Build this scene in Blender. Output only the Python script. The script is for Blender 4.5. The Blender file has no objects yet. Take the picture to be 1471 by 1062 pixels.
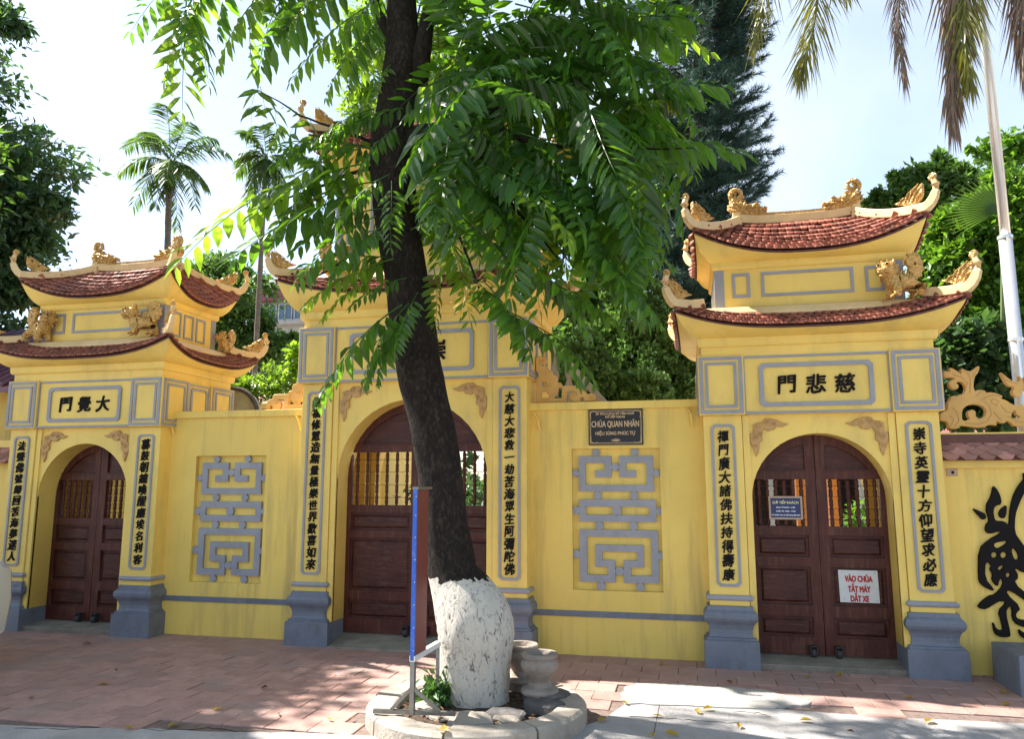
import bpy, math, random
import numpy as np
from mathutils import Vector, Matrix, noise
R = math.radians
random.seed(7)
RNG = np.random.default_rng(7)
scn = bpy.context.scene
COL = scn.collection

# ------------------------------------------------------------------ camera, sky, sun
CAM = (0.0, -6.9, 1.6)
PITCH, YAW, FPX = 8.63, 13.1, 1090.0
cd = bpy.data.cameras.new('camera')
cam = bpy.data.objects.new('camera', cd)
COL.objects.link(cam)
cam.location = CAM
cam.rotation_euler = (R(90 + PITCH), 0, R(YAW))
cd.sensor_width = 36
cd.lens = FPX / 1471 * 36
cd.clip_end = 800
scn.camera = cam

SUN_DIR = Vector((-0.78, 0.13, 1.0)).normalized()      # towards the sun
sun_el = math.asin(SUN_DIR.z)
sun_az = math.atan2(SUN_DIR.x, SUN_DIR.y)
world = bpy.data.worlds.new('World')
scn.world = world
world.use_nodes = True
wn, wl = world.node_tree.nodes, world.node_tree.links
bg = wn['Background']
sky = wn.new('ShaderNodeTexSky')
sky.sky_type = 'NISHITA'
sky.sun_disc = False
sky.sun_elevation = sun_el
sky.sun_rotation = sun_az
sky.air_density = 1.0
sky.dust_density = 1.2
sky.ozone_density = 1.0
# thin bright cloud veil
tc = wn.new('ShaderNodeTexCoord')
cn = wn.new('ShaderNodeTexNoise')
cn.inputs['Scale'].default_value = 1.6
cn.inputs['Detail'].default_value = 6
cr = wn.new('ShaderNodeValToRGB')
cr.color_ramp.elements[0].position = 0.42
cr.color_ramp.elements[1].position = 0.72
cr.color_ramp.elements[1].color = (0.55, 0.55, 0.55, 1)
wm = wn.new('ShaderNodeMix')
wm.data_type = 'RGBA'
wm.inputs[7].default_value = (4.6, 4.9, 5.1, 1)
wl.new(tc.outputs['Generated'], cn.inputs['Vector'])
wl.new(cn.outputs['Fac'], cr.inputs['Fac'])
wl.new(cr.outputs['Color'], wm.inputs[0])
wl.new(sky.outputs['Color'], wm.inputs[6])
wl.new(wm.outputs[2], bg.inputs['Color'])
bg.inputs['Strength'].default_value = 0.105
sd = bpy.data.lights.new('sun', 'SUN')
sd.energy = 5.0
sd.angle = R(0.6)
sd.color = (1.0, 0.95, 0.87)
sun = bpy.data.objects.new('sun', sd)
COL.objects.link(sun)
sun.rotation_euler = SUN_DIR.to_track_quat('Z', 'Y').to_euler()
sun.location = (-8, 3, 12)
scn.view_settings.view_transform = 'Standard'
scn.view_settings.look = 'None'
scn.view_settings.gamma = 1.0
scn.view_settings.exposure = 1.55
scn.render.engine = 'CYCLES'
scn.cycles.max_bounces = 10
scn.cycles.diffuse_bounces = 5
scn.cycles.transmission_bounces = 5
scn.cycles.sample_clamp_indirect = 8

# ------------------------------------------------------------------ helpers
GZ = 0.07                                   # level of the pavement


def ray(px, py):
    x = (px - 735.5) / FPX
    y = -(py - 531) / FPX
    cp, sp = math.cos(R(PITCH)), math.sin(R(PITCH))
    h, v = cp - y * sp, sp + y * cp
    sy, cy = math.sin(R(YAW)), math.cos(R(YAW))
    return -sy * h + cy * x, cy * h + sy * x, v


def at(px, py, Y):
    """point of the upright plane y = Y seen in that direction"""
    d = ray(px, py)
    t = (Y - CAM[1]) / d[1]
    return Vector((CAM[0] + t * d[0], Y, CAM[2] + t * d[2]))


def onground(px, py, z=GZ):
    d = ray(px, py)
    t = (z - CAM[2]) / d[2]
    return Vector((CAM[0] + t * d[0], CAM[1] + t * d[1], z))


def org(o):
    v = Vector((0, 0, 0))
    while o is not None:
        v += o.location
        o = o.parent
    return v


def tag(o, label=None, cat=None, group=None, kind=None):
    if label:
        o['label'] = label
    if cat:
        o['category'] = cat
    if group:
        o['group'] = group
    if kind:
        o['kind'] = kind
    return o


def empty(name, loc, label=None, cat=None, group=None):
    o = bpy.data.objects.new(name, None)
    o.empty_display_size = 0.1
    COL.objects.link(o)
    o.location = loc
    return tag(o, label, cat, group)


def link_mesh(name, me, parent=None, loc=(0, 0, 0), rot=None, mat=None):
    o = bpy.data.objects.new(name, me)
    COL.objects.link(o)
    o.parent = parent
    o.location = loc
    if rot is not None:
        o.rotation_euler = rot
    if mat and not me.materials:
        me.materials.append(mat)
    return o


def place(name, me, parent, M):
    """object sharing mesh me at world matrix M (parents are never rotated)"""
    o = bpy.data.objects.new(name, me)
    COL.objects.link(o)
    if parent is not None:
        o.parent = parent
        M = Matrix.Translation(-org(parent)) @ M
    o.matrix_local = M
    return o


class MB:
    def __init__(s):
        s.v, s.f = [], []

    def add(s, vs, fs):
        b = len(s.v)
        s.v += [tuple(p) for p in vs]
        s.f += [tuple(i + b for i in f) for f in fs]
        return s

    def box(s, x0, x1, y0, y1, z0, z1):
        return s.add([(x, y, z) for z in (z0, z1) for y in (y0, y1) for x in (x0, x1)],
                     [(0, 2, 3, 1), (4, 5, 7, 6), (0, 1, 5, 4), (2, 6, 7, 3), (0, 4, 6, 2), (1, 3, 7, 5)])

    def loft(s, rings, caps=True, closed=True):
        n = len(rings[0])
        b = len(s.v)
        for r in rings:
            s.v += [tuple(p) for p in r]
        m = n if closed else n - 1
        for k in range(len(rings) - 1):
            for i in range(m):
                j = (i + 1) % n
                s.f.append((b + k * n + i, b + k * n + j, b + (k + 1) * n + j, b + (k + 1) * n + i))
        if caps and closed:
            s.f.append(tuple(b + i for i in range(n))[::-1])
            s.f.append(tuple(b + (len(rings) - 1) * n + i for i in range(n)))
        return s

    def sq(s, cx, cy, prof):
        """square lathe: prof = (z, hx, hy)"""
        return s.loft([[(cx - a, cy - b, z), (cx + a, cy - b, z), (cx + a, cy + b, z), (cx - a, cy + b, z)] for z, a, b in prof])

    def lathe(s, cx, cy, prof, n=16):
        return s.loft([[(cx + r * math.cos(2 * math.pi * i / n), cy + r * math.sin(2 * math.pi * i / n), z) for i in range(n)] for z, r in prof])

    def tube(s, pts, rad, n=8, rough=0.0, seed=0.0, flat=None):
        pts = [Vector(p) for p in pts]
        if not hasattr(rad, '__len__'):
            rad = [rad] * len(pts)
        rings = []
        up = Vector((0.13, 0.31, 0.94))
        for k, p in enumerate(pts):
            d = (pts[min(k + 1, len(pts) - 1)] - pts[max(k - 1, 0)])
            if d.length < 1e-9:
                d = Vector((0, 0, 1))
            d.normalize()
            a = d.cross(up)
            if a.length < 1e-3:
                a = d.cross(Vector((1, 0, 0)))
            a.normalize()
            b = d.cross(a)
            ring = []
            for i in range(n):
                t = 2 * math.pi * i / n
                r = rad[k]
                q = a * math.cos(t) * r + b * math.sin(t) * r * (flat or 1)
                if rough:
                    q *= 1 + rough * (noise.noise((p + q) * 5 + Vector((seed, 0, 0))) + 0.6 * noise.noise((p + q) * 14))
                ring.append(p + q)
            rings.append(ring)
            up = a.cross(d) * -1 if False else up
        return s.loft(rings)

    def beam(s, pts, w, h):
        """rectangular section, upright, along a path"""
        pts = [Vector(p) for p in pts]
        rings = []
        for k, p in enumerate(pts):
            d = pts[min(k + 1, len(pts) - 1)] - pts[max(k - 1, 0)]
            d.normalize()
            a = Vector((d.y, -d.x, 0))
            if a.length < 1e-3:
                a = Vector((1, 0, 0))
            a.normalize()
            u = a.cross(d)
            if u.z < 0 and abs(u.z) > 0.2:
                u = -u
            ww = w[k] if hasattr(w, '__len__') else w
            hh = h[k] if hasattr(h, '__len__') else h
            rings.append([p - a * ww / 2 - u * hh / 2, p + a * ww / 2 - u * hh / 2, p + a * ww / 2 + u * hh / 2, p - a * ww / 2 + u * hh / 2])
        return s.loft(rings)

    def mesh(s, name, mat=None, smooth=False, off=(0, 0, 0)):
        me = bpy.data.meshes.new(name)
        o = Vector(off)
        me.from_pydata([(p[0] - o.x, p[1] - o.y, p[2] - o.z) for p in s.v], [], s.f)
        import bmesh
        bm = bmesh.new()
        bm.from_mesh(me)
        bmesh.ops.recalc_face_normals(bm, faces=bm.faces)
        bm.to_mesh(me)
        bm.free()
        if smooth:
            me.polygons.foreach_set('use_smooth', [True] * len(me.polygons))
            if smooth != 'all':
                me.set_sharp_from_angle(angle=R(40))
        if mat:
            me.materials.append(mat)
        return me

    def build(s, name, mat, parent=None, smooth=False, origin=None, bevel=0):
        if parent is not None:
            off, loc = org(parent), (0, 0, 0)
        else:
            if origin is None:
                a = np.array(s.v)
                origin = ((a[:, 0].min() + a[:, 0].max()) / 2, (a[:, 1].min() + a[:, 1].max()) / 2, a[:, 2].min())
            off = loc = Vector([float(q) for q in origin])
        me = s.mesh(name, mat, smooth, off)
        o = link_mesh(name, me, parent, loc)
        if bevel:
            m = o.modifiers.new('bevel', 'BEVEL')
            m.width = bevel
            m.segments = 2
            m.limit_method = 'ANGLE'
        return o


def npmesh(name, V, F, mat, smooth=False):
    """V (n,3), F (m,k) all faces with k corners"""
    me = bpy.data.meshes.new(name)
    k = F.shape[1]
    me.vertices.add(len(V))
    me.vertices.foreach_set('co', V.astype(np.float32).ravel())
    me.loops.add(F.size)
    me.loops.foreach_set('vertex_index', F.astype(np.int32).ravel())
    me.polygons.add(len(F))
    me.polygons.foreach_set('loop_start', (np.arange(len(F)) * k).astype(np.int32))
    me.update(calc_edges=True)
    if smooth:
        me.polygons.foreach_set('use_smooth', np.ones(len(F), dtype=bool))
    me.materials.append(mat)
    return me


def face_map(face, pos):
    """(a, z, d) -> world, d = outwards from the face at pos"""
    if face == 'front':
        return lambda a, z, d: (a, pos - d, z)
    if face == 'right':
        return lambda a, z, d: (pos + d, a, z)
    if face == 'left':
        return lambda a, z, d: (pos - d, a, z)
    return lambda a, z, d: (a, pos + d, z)


def chamf(a0, a1, z0, z1, c):
    if c <= 0:
        return [(a0, z0), (a1, z0), (a1, z1), (a0, z1)]
    return [(a0 + c, z0), (a1 - c, z0), (a1, z0 + c), (a1, z1 - c), (a1 - c, z1), (a0 + c, z1), (a0, z1 - c), (a0, z0 + c)]


def frame_mb(mb, face, pos, a0, a1, z0, z1, w, c=0, t=0.012):
    """flat moulding frame of width w"""
    o, i = chamf(a0, a1, z0, z1, c), chamf(a0 + w, a1 - w, z0 + w, z1 - w, c * 0.75)
    m = face_map(face, pos)
    n = len(o)
    mb.loft([[m(p[0], p[1], -0.004) for p in o], [m(p[0], p[1], t) for p in o], [m(p[0], p[1], t) for p in i], [m(p[0], p[1], -0.004) for p in i]], caps=False)
    return mb


def curve_mesh(name, loops, thick, bevel=0.0, mat=None):
    """filled outline(s) in XZ (first outer, rest holes or islands), front face at y=-thick/2"""
    c = bpy.data.curves.new(name, 'CURVE')
    c.dimensions = '2D'
    c.fill_mode = 'BOTH'
    c.extrude = max(thick / 2 - bevel, 0.0005)
    c.bevel_depth = bevel
    c.bevel_resolution = 1
    c.offset = -bevel
    for lp in loops:
        s = c.splines.new('POLY')
        s.points.add(len(lp) - 1)
        for i, p in enumerate(lp):
            s.points[i].co = (p[0], p[1], 0, 1)
        s.use_cyclic_u = True
    o = bpy.data.objects.new(name, c)
    COL.objects.link(o)
    dg = bpy.context.evaluated_depsgraph_get()
    me = bpy.data.meshes.new_from_object(o.evaluated_get(dg))
    bpy.data.objects.remove(o)
    bpy.data.curves.remove(c)
    me.transform(Matrix.Rotation(R(90), 4, 'X'))
    me.name = name
    me.materials.clear()
    if mat:
        me.materials.append(mat)
    return me


def smooth_loop(pts, sub=2):
    """Chaikin corner cutting, closed"""
    for _ in range(sub):
        q = []
        for i in range(len(pts)):
            a, b = pts[i], pts[(i + 1) % len(pts)]
            q.append((a[0] * .75 + b[0] * .25, a[1] * .75 + b[1] * .25))
            q.append((a[0] * .25 + b[0] * .75, a[1] * .25 + b[1] * .75))
        pts = q
    return pts


def circ(x, z, r, n=20):
    return [(x + r * math.cos(2 * math.pi * i / n), z + r * math.sin(2 * math.pi * i / n)) for i in range(n)]


def traced(ox, oy, sc, pts, Y):
    out = []
    for p in pts:
        w = at(ox + p[0] / sc, oy + p[1] / sc, Y)
        out.append((w.x, w.z))
    return out


_tcache = {}


def text_mesh(s, size, thick=0.004, bold=0.0, mat=None, shear=0.0, sx=1.0, spacing=1.0):
    key = (s, size, thick, bold, mat.name if mat else '', shear, sx)
    if key in _tcache:
        return _tcache[key]
    c = bpy.data.curves.new('text', 'FONT')
    c.body = s
    c.size = size
    c.extrude = thick / 2
    c.align_x = 'CENTER'
    c.shear = shear
    c.space_character = spacing
    c.resolution_u = 3
    o = bpy.data.objects.new('text', c)
    COL.objects.link(o)
    dg = bpy.context.evaluated_depsgraph_get()
    me = bpy.data.meshes.new_from_object(o.evaluated_get(dg))
    bpy.data.objects.remove(o)
    bpy.data.curves.remove(c)
    co = np.empty(len(me.vertices) * 3, dtype=np.float32)
    me.vertices.foreach_get('co', co)
    co = co.reshape(-1, 3)
    if len(co):
        mid = (co.min(0) + co.max(0)) / 2
        me.transform(Matrix.Translation((-mid[0], -mid[1], 0)))
        me.transform(Matrix.Diagonal((sx, 1, 1, 1)))
    if bold:
        n0 = len(me.vertices)
        V0 = np.empty(n0 * 3, dtype=np.float64)
        me.vertices.foreach_get('co', V0)
        V0 = V0.reshape(-1, 3)
        F0 = [tuple(p.vertices) for p in me.polygons]
        vs, fs = [], []
        for k, (dx, dz) in enumerate(((0, 0), (1, .5), (-1, -.5), (.5, -1), (-.5, 1))):
            W = V0 + np.array([dx * bold, dz * bold, -.0002 * k])
            b0 = len(vs)
            vs += [tuple(q) for q in W]
            fs += [tuple(i + b0 for i in f) for f in F0]
        if shear:
            sd0 = ord(s[0]) % 97
            q = []
            for a in vs:
                n1 = noise.noise(Vector((a[0] / size * 2.3 + sd0, a[1] / size * 2.3, 0)))
                n2 = noise.noise(Vector((a[0] / size * 2.3, a[1] / size * 2.3 + sd0, 5)))
                q.append((a[0] + n1 * .055 * size, a[1] + n2 * .055 * size + a[0] * .06, a[2]))
            vs = q
        me2 = bpy.data.meshes.new('text')
        me2.from_pydata(vs, [], fs)
        me = me2
    me.transform(Matrix.Rotation(R(90), 4, 'X'))
    me.materials.clear()
    if mat:
        me.materials.append(mat)
    _tcache[key] = me
    return me


# ------------------------------------------------------------------ materials
def mat(name, col, rough=0.6, var=0.12, scale=4.0, bump=0.0, bscale=40.0, metal=0.0, spec=0.5, rnd=0.0, stain=None, smscale=1.5, coat=0.0):
    m = bpy.data.materials.new(name)
    m.use_nodes = True
    n, l = m.node_tree.nodes, m.node_tree.links
    b = n['Principled BSDF']
    b.inputs['Roughness'].default_value = rough
    b.inputs['Metallic'].default_value = metal
    b.inputs['Specular IOR Level'].default_value = spec
    b.inputs['Coat Weight'].default_value = coat
    geo = n.new('ShaderNodeNewGeometry')
    no = n.new('ShaderNodeTexNoise')
    no.inputs['Scale'].default_value = scale
    no.inputs['Detail'].default_value = 6
    no.inputs['Roughness'].default_value = 0.6
    l.new(geo.outputs['Position'], no.inputs['Vector'])
    mr = n.new('ShaderNodeMapRange')
    mr.inputs['From Min'].default_value = 0.3
    mr.inputs['From Max'].default_value = 0.7
    mr.inputs['To Min'].default_value = 1 - var
    mr.inputs['To Max'].default_value = 1 + var
    l.new(no.outputs['Fac'], mr.inputs['Value'])
    hs = n.new('ShaderNodeHueSaturation')
    hs.inputs['Color'].default_value = (*col, 1)
    l.new(mr.outputs[0], hs.inputs['Value'])
    out = hs.outputs['Color']
    if rnd:
        oi = n.new('ShaderNodeObjectInfo')
        m2 = n.new('ShaderNodeMapRange')
        m2.inputs['To Min'].default_value = 1 - rnd
        m2.inputs['To Max'].default_value = 1 + rnd
        l.new(oi.outputs['Random'], m2.inputs['Value'])
        h2 = n.new('ShaderNodeHueSaturation')
        l.new(out, h2.inputs['Color'])
        l.new(m2.outputs[0], h2.inputs['Value'])
        out = h2.outputs['Color']
    if stain:
        sc_, amt, scol, stretch = stain
        mp = n.new('ShaderNodeMapping')
        mp.inputs['Scale'].default_value = stretch
        l.new(geo.outputs['Position'], mp.inputs['Vector'])
        n2 = n.new('ShaderNodeTexNoise')
        n2.inputs['Scale'].default_value = sc_
        n2.inputs['Detail'].default_value = 8
        n2.inputs['Roughness'].default_value = 0.65
        l.new(mp.outputs[0], n2.inputs['Vector'])
        r2 = n.new('ShaderNodeMapRange')
        r2.inputs['From Min'].default_value = 0.5
        r2.inputs['From Max'].default_value = 0.78
        r2.inputs['To Max'].default_value = amt
        l.new(n2.outputs['Fac'], r2.inputs['Value'])
        mx = n.new('ShaderNodeMix')
        mx.data_type = 'RGBA'
        l.new(r2.outputs[0], mx.inputs[0])
        l.new(out, mx.inputs[6])
        mx.inputs[7].default_value = (*scol, 1)
        out = mx.outputs[2]
    l.new(out, b.inputs['Base Color'])
    if bump:
        n3 = n.new('ShaderNodeTexNoise')
        n3.inputs['Scale'].default_value = bscale
        n3.inputs['Detail'].default_value = 5
        l.new(geo.outputs['Position'], n3.inputs['Vector'])
        bp = n.new('ShaderNodeBump')
        bp.inputs['Strength'].default_value = bump
        bp.inputs['Distance'].default_value = 0.01
        l.new(n3.outputs['Fac'], bp.inputs['Height'])
        l.new(bp.outputs[0], b.inputs['Normal'])
    return m


def leafmat(name, col, tcol, rough=0.35, rnd=0.25, vary=0.35, trans=0.45, spec=0.5):
    m = bpy.data.materials.new(name)
    m.use_nodes = True
    n, l = m.node_tree.nodes, m.node_tree.links
    b = n['Principled BSDF']
    b.inputs['Roughness'].default_value = rough
    b.inputs['Specular IOR Level'].default_value = spec
    geo = n.new('ShaderNodeNewGeometry')
    v = n.new('ShaderNodeTexNoise')
    v.inputs['Scale'].default_value = 2.2
    v.inputs['Detail'].default_value = 3
    l.new(geo.outputs['Position'], v.inputs['Vector'])
    ad = n.new('ShaderNodeMath')
    ad.operation = 'ADD'
    l.new(v.outputs['Fac'], ad.inputs[0])
    l.new(geo.outputs['Random Per Island'], ad.inputs[1])
    mr = n.new('ShaderNodeMapRange')
    mr.inputs['From Min'].default_value = 0.3
    mr.inputs['From Max'].default_value = 1.6
    mr.inputs['To Min'].default_value = 1 - vary
    mr.inputs['To Max'].default_value = 1 + vary
    l.new(ad.outputs[0], mr.inputs['Value'])
    hs = n.new('ShaderNodeHueSaturation')
    hs.inputs['Color'].default_value = (*col, 1)
    l.new(mr.outputs[0], hs.inputs['Value'])
    l.new(hs.outputs[0], b.inputs['Base Color'])
    h2 = n.new('ShaderNodeHueSaturation')
    h2.inputs['Color'].default_value = (*tcol, 1)
    l.new(mr.outputs[0], h2.inputs['Value'])
    t = n.new('ShaderNodeBsdfTranslucent')
    l.new(h2.outputs[0], t.inputs['Color'])
    mx = n.new('ShaderNodeMixShader')
    mx.inputs[0].default_value = trans
    l.new(b.outputs[0], mx.inputs[1])
    l.new(t.outputs[0], mx.inputs[2])
    l.new(mx.outputs[0], n['Material Output'].inputs['Surface'])
    return m


M = {}
M['yellow'] = mat('yellow_paint', (0.83, 0.588, 0.14), 0.55, 0.09, 1.3, 0.2, 60, stain=(3.4, 0.55, (0.42, 0.31, 0.11), (1, 1, 0.35)))
M['yellow_wall'] = mat('yellow_wall_paint', (0.83, 0.588, 0.135), 0.6, 0.10, 0.9, 0.25, 70, stain=(3.2, 0.75, (0.40, 0.29, 0.11), (2.4, 1, 0.2)))
M['cream'] = mat('cream_ochre_paint', (0.74, 0.53, 0.27), 0.55, 0.1, 3, 0.15, 50, stain=(5, 0.4, (0.30, 0.2, 0.1), (1, 1, 1)))
M['gray'] = mat('blue_gray_paint', (0.30, 0.30, 0.335), 0.5, 0.10, 4, 0.2, 60, stain=(7, 0.5, (0.17, 0.17, 0.18), (1, 1, 0.5)))
M['plinth'] = mat('slate_gray_paint', (0.155, 0.172, 0.215), 0.5, 0.14, 5, 0.3, 50, stain=(9, 0.7, (0.08, 0.085, 0.09), (1, 1, 0.6)))
M['gold'] = mat('gold_paint', (0.60, 0.36, 0.11), 0.38, 0.18, 14, 0.5, 38, metal=0.25, stain=(9, 0.5, (0.2, 0.1, 0.03), (1, 1, 1)))
def add_scales(m, sc, st):
    n, l = m.node_tree.nodes, m.node_tree.links
    g_ = n.new('ShaderNodeNewGeometry')
    v = n.new('ShaderNodeTexVoronoi')
    v.inputs['Scale'].default_value = sc
    l.new(g_.outputs['Position'], v.inputs['Vector'])
    b = n.new('ShaderNodeBump')
    b.inputs['Strength'].default_value = st
    b.inputs['Distance'].default_value = 0.02
    l.new(v.outputs['Distance'], b.inputs['Height'])
    l.new(b.outputs[0], n['Principled BSDF'].inputs['Normal'])


add_scales(M['gold'], 42, 0.9)
M['ochre'] = mat('ochre_carving_paint', (0.66, 0.38, 0.10), 0.5, 0.1, 5, 0.15, 40, stain=(6, 0.35, (0.35, 0.17, 0.05), (1, 1, 1)))
M['copper'] = mat('brown_carving_paint', (0.50, 0.29, 0.10), 0.5, 0.15, 12, 0.6, 45)
M['tile'] = mat('clay_roof_tile', (0.29, 0.105, 0.07), 0.5, 0.25, 9, 0.5, 60, spec=0.35, rnd=0.35, stain=(4, 0.6, (0.10, 0.05, 0.045), (1, 1, 1)))
M['tile_deck'] = mat('roof_mortar', (0.12, 0.045, 0.035), 0.7, 0.2, 9)
M['wall_tile'] = mat('weathered_tile', (0.40, 0.19, 0.14), 0.5, 0.25, 12, 0.4, 60, rnd=0.3, stain=(6, 0.7, (0.10, 0.075, 0.06), (1, 1, 1)))
M['ink'] = mat('black_paint', (0.010, 0.008, 0.008), 0.7, 0.1, 10, spec=0.15)
M['wood'] = mat('dark_red_wood', (0.075, 0.018, 0.011), 0.45, 0.3, 5, 0.35, 30, spec=0.3, stain=(5, 0.75, (0.17, 0.08, 0.05), (7, 1, 0.6)))
M['wood2'] = mat('dark_wood_panel', (0.06, 0.015, 0.010), 0.42, 0.3, 5, 0.35, 30, spec=0.3, stain=(6, 0.7, (0.15, 0.07, 0.045), (1.2, 1, 7)))
M['black_plaque'] = mat('plaque_black', (0.006, 0.006, 0.008), 0.45, 0.1, 10)
M['plaque_gold'] = mat('plaque_gold', (0.60, 0.42, 0.24), 0.4, 0.1, 20)
M['white'] = mat('white_sheet', (0.62, 0.62, 0.60), 0.45, 0.05, 10)
M['red_text'] = mat('red_lettering', (0.42, 0.015, 0.012), 0.5, 0.05, 10)
M['blue_sheet'] = mat('navy_sheet', (0.012, 0.02, 0.11), 0.35, 0.05, 10)
M['yellow_text'] = mat('pale_yellow_lettering', (0.75, 0.72, 0.35), 0.5, 0.02, 10)
M['white_text'] = mat('white_lettering', (0.75, 0.78, 0.82), 0.5, 0.02, 10)
M['sign_frame'] = mat('pale_wood_frame', (0.45, 0.32, 0.22), 0.5, 0.1, 20)
M['blue'] = mat('blue_enamel', (0.012, 0.09, 0.45), 0.35, 0.12, 12, stain=(14, 0.4, (0.35, 0.4, 0.5), (1, 1, 1)))
M['rust_board'] = mat('red_brown_board', (0.17, 0.032, 0.024), 0.5, 0.12, 5, 0.1, 30, stain=(4, 0.3, (0.12, 0.04, 0.03), (1, 1, .5)))
M['steel'] = mat('galvanised_steel', (0.2, 0.2, 0.19), 0.4, 0.2, 20, 0.1, 60, metal=0.7, stain=(16, 0.6, (0.2, 0.15, 0.1), (1, 1, 1)))
M['chrome'] = mat('stainless_steel', (0.78, 0.78, 0.77), 0.28, 0.05, 6, metal=0.6)
M['rubber'] = mat('rubber', (0.035, 0.03, 0.03), 0.6, 0.2, 20)
M['paver'] = mat('red_paver', (0.38, 0.225, 0.19), 0.75, 0.18, 7, 0.6, 40, rnd=0.11, stain=(1.7, 0.85, (0.27, 0.225, 0.21), (1, 1, 1)))
M['bed'] = mat('paver_bed', (0.17, 0.12, 0.10), 0.9, 0.3, 20, 0.8, 60)
M['concrete'] = mat('old_concrete', (0.40, 0.38, 0.35), 0.85, 0.18, 3, 0.7, 45, stain=(6, 0.55, (0.2, 0.19, 0.18), (1, 1, 1)))
M['road'] = mat('cement_road', (0.36, 0.34, 0.33), 0.85, 0.16, 2.5, 0.8, 50, stain=(3, 0.6, (0.2, 0.19, 0.185), (1, 1, 1)))
M['sill'] = mat('sill_concrete', (0.25, 0.225, 0.18), 0.8, 0.25, 5, 0.6, 40, stain=(8, 0.6, (0.11, 0.1, 0.085), (1, 1, 1)))
M['kerb'] = mat('kerb_stone', (0.36, 0.31, 0.255), 0.8, 0.2, 5, 0.8, 40, stain=(7, 0.6, (0.15, 0.12, 0.1), (1, 1, 1)))
M['stone'] = mat('dark_stone', (0.10, 0.09, 0.085), 0.85, 0.35, 9, 1.0, 30, stain=(9, 0.6, (0.22, 0.19, 0.16), (1, 1, 1)))
M['pot'] = mat('carved_stone_pot', (0.28, 0.23, 0.19), 0.8, 0.25, 8, 0.9, 35, stain=(6, 0.6, (0.17, 0.14, 0.115), (1, 1, 1)))
M['soil'] = mat('planter_soil', (0.055, 0.035, 0.024), 0.95, 0.4, 30, 1.0, 40)
M['earth'] = mat('bare_earth', (0.20, 0.16, 0.12), 0.95, 0.3, 2, 0.5, 20)
M['yard'] = mat('courtyard_paving', (0.60, 0.54, 0.46), 0.8, 0.2, 3, 0.3, 30)  # paleness raised so the yard bounces light onto the left gate's side
M['leaf'] = leafmat('compound_leaf_green', (0.024, 0.068, 0.014), (0.24, 0.52, 0.02), 0.36, trans=0.36, vary=0.45)
M['leaf_lime'] = leafmat('lime_and_backlit_green', (0.07, 0.15, 0.015), (0.34, 0.55, 0.03), 0.35, trans=0.5, vary=0.35)  # sapling and shrub green; on the street tree also painted-in backlight
M['leaf_yellow'] = leafmat('yellow_leaf', (0.45, 0.30, 0.03), (0.6, 0.42, 0.03), 0.4, trans=0.4, vary=0.2)
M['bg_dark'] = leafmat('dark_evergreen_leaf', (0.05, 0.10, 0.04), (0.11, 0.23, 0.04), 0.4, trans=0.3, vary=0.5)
M['bg_mid'] = leafmat('mid_green_leaf', (0.06, 0.12, 0.028), (0.16, 0.32, 0.03), 0.4, trans=0.35, vary=0.55)
M['bg_lush'] = leafmat('lush_green_leaf', (0.08, 0.18, 0.022), (0.24, 0.46, 0.025), 0.35, trans=0.35, vary=0.5)
M['thuja'] = leafmat('thuja_green', (0.12, 0.22, 0.055), (0.2, 0.36, 0.06), 0.55, trans=0.25, vary=0.6)
M['pine'] = leafmat('needle_green', (0.03, 0.075, 0.055), (0.05, 0.12, 0.07), 0.5, trans=0.2, vary=0.5)
M['palm'] = leafmat('palm_leaf', (0.05, 0.10, 0.025), (0.16, 0.30, 0.03), 0.35, trans=0.35, vary=0.35)
M['palm_dry'] = leafmat('dry_palm_leaf', (0.20, 0.13, 0.09), (0.22, 0.14, 0.08), 0.6, trans=0.25, vary=0.4)
M['palm_old'] = leafmat('yellowing_palm_leaf', (0.16, 0.16, 0.03), (0.34, 0.33, 0.03), 0.4, trans=0.4, vary=0.4)
M['trunk_bg'] = mat('grey_bark', (0.13, 0.11, 0.09), 0.9, 0.3, 12, 0.8, 30)
M['stem'] = mat('green_stem', (0.09, 0.14, 0.04), 0.5, 0.15, 12)
M['twig'] = mat('brown_twig', (0.05, 0.032, 0.022), 0.8, 0.3, 12, 0.5, 30)
M['maroon'] = mat('maroon_cladding', (0.22, 0.06, 0.08), 0.6, 0.08, 2)
M['far_wall'] = mat('pale_grey_render', (0.45, 0.47, 0.48), 0.7, 0.08, 2)
M['glass'] = mat('blue_window_glass', (0.10, 0.16, 0.22), 0.12, 0.1, 2)
M['purple_tile'] = mat('purple_roof_tile', (0.14, 0.055, 0.09), 0.35, 0.2, 9, rnd=0.2)
M['car_paint'] = mat('white_car_paint', (0.62, 0.62, 0.58), 0.25, 0.02, 2, coat=1.0)
M['car_dark'] = mat('dark_trim', (0.02, 0.02, 0.02), 0.4, 0.1, 8)
M['car_red'] = mat('red_lamp_plastic', (0.45, 0.03, 0.02), 0.2, 0.05, 8)
M['orange'] = mat('orange_plastic', (0.75, 0.28, 0.05), 0.5, 0.1, 4)
M['dark_red_roof'] = mat('inner_roof_tile', (0.35, 0.13, 0.10), 0.5, 0.2, 9)
M['marble'] = mat('banded_stone', (0.42, 0.42, 0.34), 0.6, 0.2, 6, stain=(3, 0.9, (0.33, 0.13, 0.05), (3, 1, .6)))
M['grass'] = leafmat('weed_green', (0.05, 0.12, 0.03), (0.14, 0.3, 0.04), 0.4, trans=0.35)
M['dry_leaf'] = leafmat('dry_leaf_brown', (0.17, 0.09, 0.04), (0.2, 0.1, 0.03), 0.7, trans=0.2)


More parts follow.
